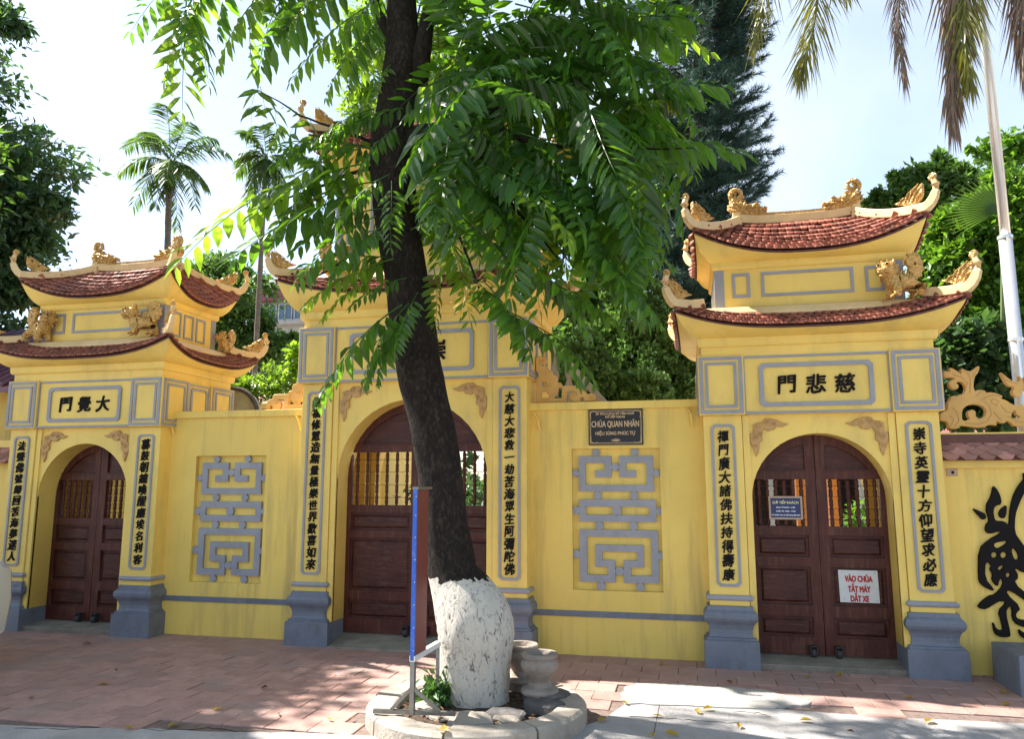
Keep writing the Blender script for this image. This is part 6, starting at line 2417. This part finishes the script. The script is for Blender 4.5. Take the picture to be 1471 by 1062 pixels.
rp = empty('young_palm', tuple(at(395, 690, 4.0)), 'small palm with two upright fronds above the left wall', 'palm tree')
for k, (a, b) in enumerate(((377, 532), (408, 525), (392, 520))):
    mb = MB()
    frond(mb, at(395, 580, 4.0), at(a, b, 4.0 + .1 * k), .05, 18, .16, .012, .1, random.Random(k))
    raw(mb, 'palm_frond', M['palm'], rp)
b = blobs_px([(428, 512, 12), (424, 530, 9)], 1.9, .8)
tw = empty('leafy_sprig', tuple(at(428, 690, 1.9)), 'light green leafy shrub just left of the main gate capital', 'shrub')
leaf_cloud('foliage', b, 260, .10, M['leaf_lime'], tw, nclump=24, clump=.35, aspect=1.6, seed=14)
mb = MB()
mb.tube([at(436, 690, 1.9), at(432, 540, 1.9), at(428, 510, 1.9)], [.02, .012, .005], 6)
mb.build('stem', M['twig'], tw)

# maroon-clad building far behind
Yb = 26.0
c0, c1 = at(366, 440, Yb), at(470, 440, Yb)
mz0, mz1 = at(400, 434, Yb).z, at(400, 414, Yb).z
bd = empty('apartment_building', (c0.x, Yb, GZ), 'pale building with maroon roof band and blue windows behind the left gate', 'building')
mb = MB()
mb.box(c0.x, c1.x + 3, Yb, Yb + 8, 0, mz0)
mb.build('wall', M['far_wall'], bd)
mb = MB()
mb.loft([[(c0.x - .5, Yb - .4, mz0), (c1.x + 3.4, Yb - .4, mz0), (c1.x + 3.4, Yb - .4, mz1 + .25), (c0.x + .7, Yb - .4, mz1), (c0.x - .5, Yb - .4, mz0 + .1)],
         [(c0.x - .5, Yb + 8.4, mz0), (c1.x + 3.4, Yb + 8.4, mz0), (c1.x + 3.4, Yb + 8.4, mz1 + .25), (c0.x + .7, Yb + 8.4, mz1), (c0.x - .5, Yb + 8.4, mz0 + .1)]])
mb.build('roof_band', M['maroon'], bd)
for k in range(5):
    x = c0.x + .5 + k * .85
    mb = MB()
    mb.box(x, x + .75, Yb - .05, Yb + .02, mz0 - .95, mz0 - .12)
    w_ = mb.build('window', M['glass'], bd)
    mb = MB()
    frame_mb(mb, 'front', Yb - .05, x, x + .75, mz0 - .95, mz0 - .12, .05, 0, .03)
    mb.box(x + .35, x + .39, Yb - .09, Yb - .04, mz0 - .9, mz0 - .17)
    mb.build('window_frame', M['far_wall'], w_)
mb = MB()
mb.box(c0.x, c1.x + 3, Yb - .5, Yb + .02, mz0 - 1.25, mz0 - 1.05)
mb.build('balcony_slab', M['concrete'], bd)
# blue-grey house glimpsed between cypress and right gate
c = at(984, 520, 14)
hb2 = empty('far_house', (c.x, 14, GZ), 'pale blue house glimpsed between the cypress and the right gate', 'house')
mb = MB()
mb.box(c.x - 1.6, c.x + 2.2, 14, 18, 0, at(984, 515, 14).z)
mb.build('wall', M['far_wall'], hb2)
mb = MB()
mb.box(c.x - 1.7, c.x + 2.3, 13.9, 18, at(984, 515, 14).z, at(984, 500, 14).z)
mb.build('roof', M['glass'], hb2)
# distant tree belt closing the horizon
b = []
rr = random.Random(21)
for k in range(34):
    x = -48 + k * 2.9
    b.append(((x, 32 + rr.uniform(-3, 3), rr.uniform(1.5, 3)), (2.6, 2.0, rr.uniform(2.2, 3.6))))
wood = leaf_cloud('tree_belt', b, 30000, .42, M['bg_mid'], None, nclump=900, clump=.16, seed=31)
tag(wood, kind='stuff')

# ------------------------------------------------------------------ white car cut off by the left edge
CARX = -5.76


def car():
    g = empty('parked_car', (-6.05, -1.8, GZ), 'white parked car of which only a corner shows at the left edge', 'car')
    x1 = CARX
    yc = -2.0
    # side profile along y (length), section in z; nose at the front (towards camera -y)
    def ring(y, w, zb, zs, zt, tw):
        cx_ = x1 - .80
        return [(cx_ - w, y, zb), (cx_ - w - .0, y, zs - .25), (cx_ - w + .03, y, zs), (cx_ - tw, y, zt), (cx_ + tw, y, zt), (cx_ + w - .03, y, zs), (cx_ + w, y, zs - .25), (cx_ + w - .04, y, zb)]
    secs = [(-5.3, .60, .35, .60, .62, .5), (-5.2, .74, .28, .72, .74, .62), (-4.6, .80, .25, .84, .88, .70), (-4.1, .81, .24, .90, .96, .70), (-3.4, .81, .24, .93, 1.42, .58), (-2.6, .81, .24, .93, 1.48, .58), (-1.9, .80, .24, .93, 1.42, .56),
            (-1.45, .79, .26, .92, 1.05, .66), (-1.2, .74, .32, .86, .9, .64), (-1.12, .62, .4, .74, .76, .5)]
    mb = MB()
    mb.loft([ring(*s_) for s_ in secs])
    bo = mb.build('body', M['car_paint'], g, smooth=True)
    sb = bo.modifiers.new('bevel', 'BEVEL')
    sb.width, sb.segments, sb.limit_method = .05, 3, 'ANGLE'
    cx_ = x1 - .80
    for y in (-4.45, -2.0):
        for e in (-1, 1):
            x = cx_ + e * .73
            ring2 = [[(x + dx, y + r_ * math.cos(t), .37 + r_ * math.sin(t)) for t in [2 * math.pi * i / 28 for i in range(28)]] for dx, r_ in ((-.095, .26), (-.09, .295), (.08, .295), (.095, .26))]
            w = MB().loft(ring2).build('wheel', M['rubber'], g, smooth=True)
            ring3 = [[(x + e * dx, y + r_ * math.cos(t), .37 + r_ * math.sin(t)) for t in [2 * math.pi * i / 20 for i in range(20)]] for dx, r_ in ((.088, .19), (.104, .18), (.094, .05))]
            MB().loft(ring3).build('rim', M['steel'], w, smooth=True)
    for e in (-1, 1):
        m2 = MB()
        m2.box(cx_ + e * .58 - .05, cx_ + e * .58 + .05, -1.19, -1.15, .66, .82)
        m2.build('tail_lamp', M['car_red'], g, bevel=.01)
        m2 = MB()
        m2.loft([[(cx_ + e * .775, -3.95, .98), (cx_ + e * .775, -1.75, .98), (cx_ + e * .615, -2.05, 1.36), (cx_ + e * .615, -3.45, 1.36)], [(cx_ + e * .78, -3.95, .98), (cx_ + e * .78, -1.75, .98), (cx_ + e * .62, -2.05, 1.36), (cx_ + e * .62, -3.45, 1.36)]])
        m2.build('side_window', M['glass'], g)
        m2 = MB()
        ball(m2, (cx_ + e * .90, -3.75, 1.02), .075, 8, (1.1, .6, .8))
        m2.build('wing_mirror', M['car_dark'], g, smooth=True)
    return g


car()

# fallen leaves
FL = [(148, 983, 1), (185, 1047, 1), (249, 1041, 1), (312, 1020, 1), (474, 1035, 1), (637, 1050, 1), (865, 1035, 1), (898, 1011, 1), (952, 954, 1), (944, 1029, 1), (1002, 1023, 1), (1017, 1019, 1), (1048, 981, 0), (1062, 1044, 1),
      (937, 1057, 1), (965, 1056, 1), (1162, 973, 1), (1207, 971, 1), (1306, 1003, 1), (1158, 1036, 1), (1335, 1037, 1), (1440, 996, 1), (1445, 1012, 1), (128, 926, 0), (122, 925, 0), (380, 989, 0), (45, 1004, 0), (168, 964, 0), (1222, 1052, 0), (400, 1027, 0), (505, 1034, 0)]
LW = ['between the car and the left gate, on the red paving', 'at the cement edge below the left gate', 'on the cement edge left of the middle, second from the left', 'on the cement edge a little left of the ring', 'on the red paving just left of the tree ring', 'on the front kerb of the tree ring', 'on the pavement touching the right side of the tree ring', 'on the sunlit paving right of the tree ring', 'in the shade below the right lattice', 'on the cracked joint right of the tree ring', 'on the concrete patch, lower right', 'on the concrete patch, the small upper one', 'at the top edge of the concrete patch', 'on the road below the right gate left pillar', 'at the bottom edge, left of the crack', 'at the bottom edge, right of the crack', 'before the right gate sill, the left one', 'before the right gate sill, the right one', 'in front of the right gate right pillar, the large one', 'on the striped shade below the right gate', 'on the sunlit road below the right pillar', 'at the far right beside the cut-off pillar', 'at the far right edge, the lower one', 'by the left gate pillar, the right one', 'by the left gate pillar, the left one', 'below the main gate left pillar', 'near the car wheel', 'on the shaded paving below the left gate', 'at the bottom right road edge', 'left of the tree ring in the shade', 'just left of the ring near the cement edge']
for i, (a, b, kd) in enumerate(FL):
    z = GZ + (.004 if not (525 < a < 845 and b > 1015) else .115)
    q = onground(a, b, z + .004)
    rr = random.Random(i)
    L = rr.uniform(.06, .10) * (1 if kd else .7)
    mb = MB()
    W = L * rr.uniform(.18, .3)
    up_ = rr.uniform(.006, .02)
    mb.add([(-L / 2, 0, 0), (-L * .15, -W, up_), (L * .25, -W * .8, up_ * .7), (L / 2, 0, .004), (L * .25, W * .8, up_), (-L * .15, W, up_ * 1.4), (0, 0, .002)],
           [(0, 1, 6), (1, 2, 6), (2, 3, 6), (3, 4, 6), (4, 5, 6), (5, 0, 6)])
    me = bpy.data.meshes.new('fallen_leaf')
    me.from_pydata(mb.v, [], mb.f)
    me.materials.append(M['leaf_yellow'] if kd else M['dry_leaf'])
    o = link_mesh('fallen_leaf', me, None, q, (rr.gauss(0, .1), rr.gauss(0, .1), rr.uniform(0, 6.3)))
    tag(o, ('yellow leaf ' if kd else 'brown leaf ') + LW[i], 'leaf', 'fallen leaves on the pavement')

# cracks and worn joints in the cement strip
mb = MB()
for pl in (((20, 1046), (90, 1048), (150, 1044), (230, 1050), (300, 1047), (345, 1052), (420, 1049), (500, 1056)), ((960, 985), (948, 1010), (942, 1040), (938, 1062)), ((905, 1030), (960, 1033), (1020, 1037), (1070, 1041)),
           ((848, 1008), (880, 1007), (900, 998)), ((1050, 1022), (1090, 1025), (1110, 1031)), ((640, 1056), (700, 1060))):
    rr = random.Random(pl[0][0])
    pts = []
    for (a, b), (c_, d) in zip(pl, pl[1:]):
        for j in range(6):
            t = j / 6
            pts.append(onground(a + (c_ - a) * t, b + (d - b) * t + rr.uniform(-1.3, 1.3), GZ - .0035))
    mb.tube([p for p in pts], [rr.uniform(.0012, .0035) for _ in pts], 4)
tag(mb.build('pavement_cracks', M['soil'], origin=(0, 0, GZ)), kind='structure')
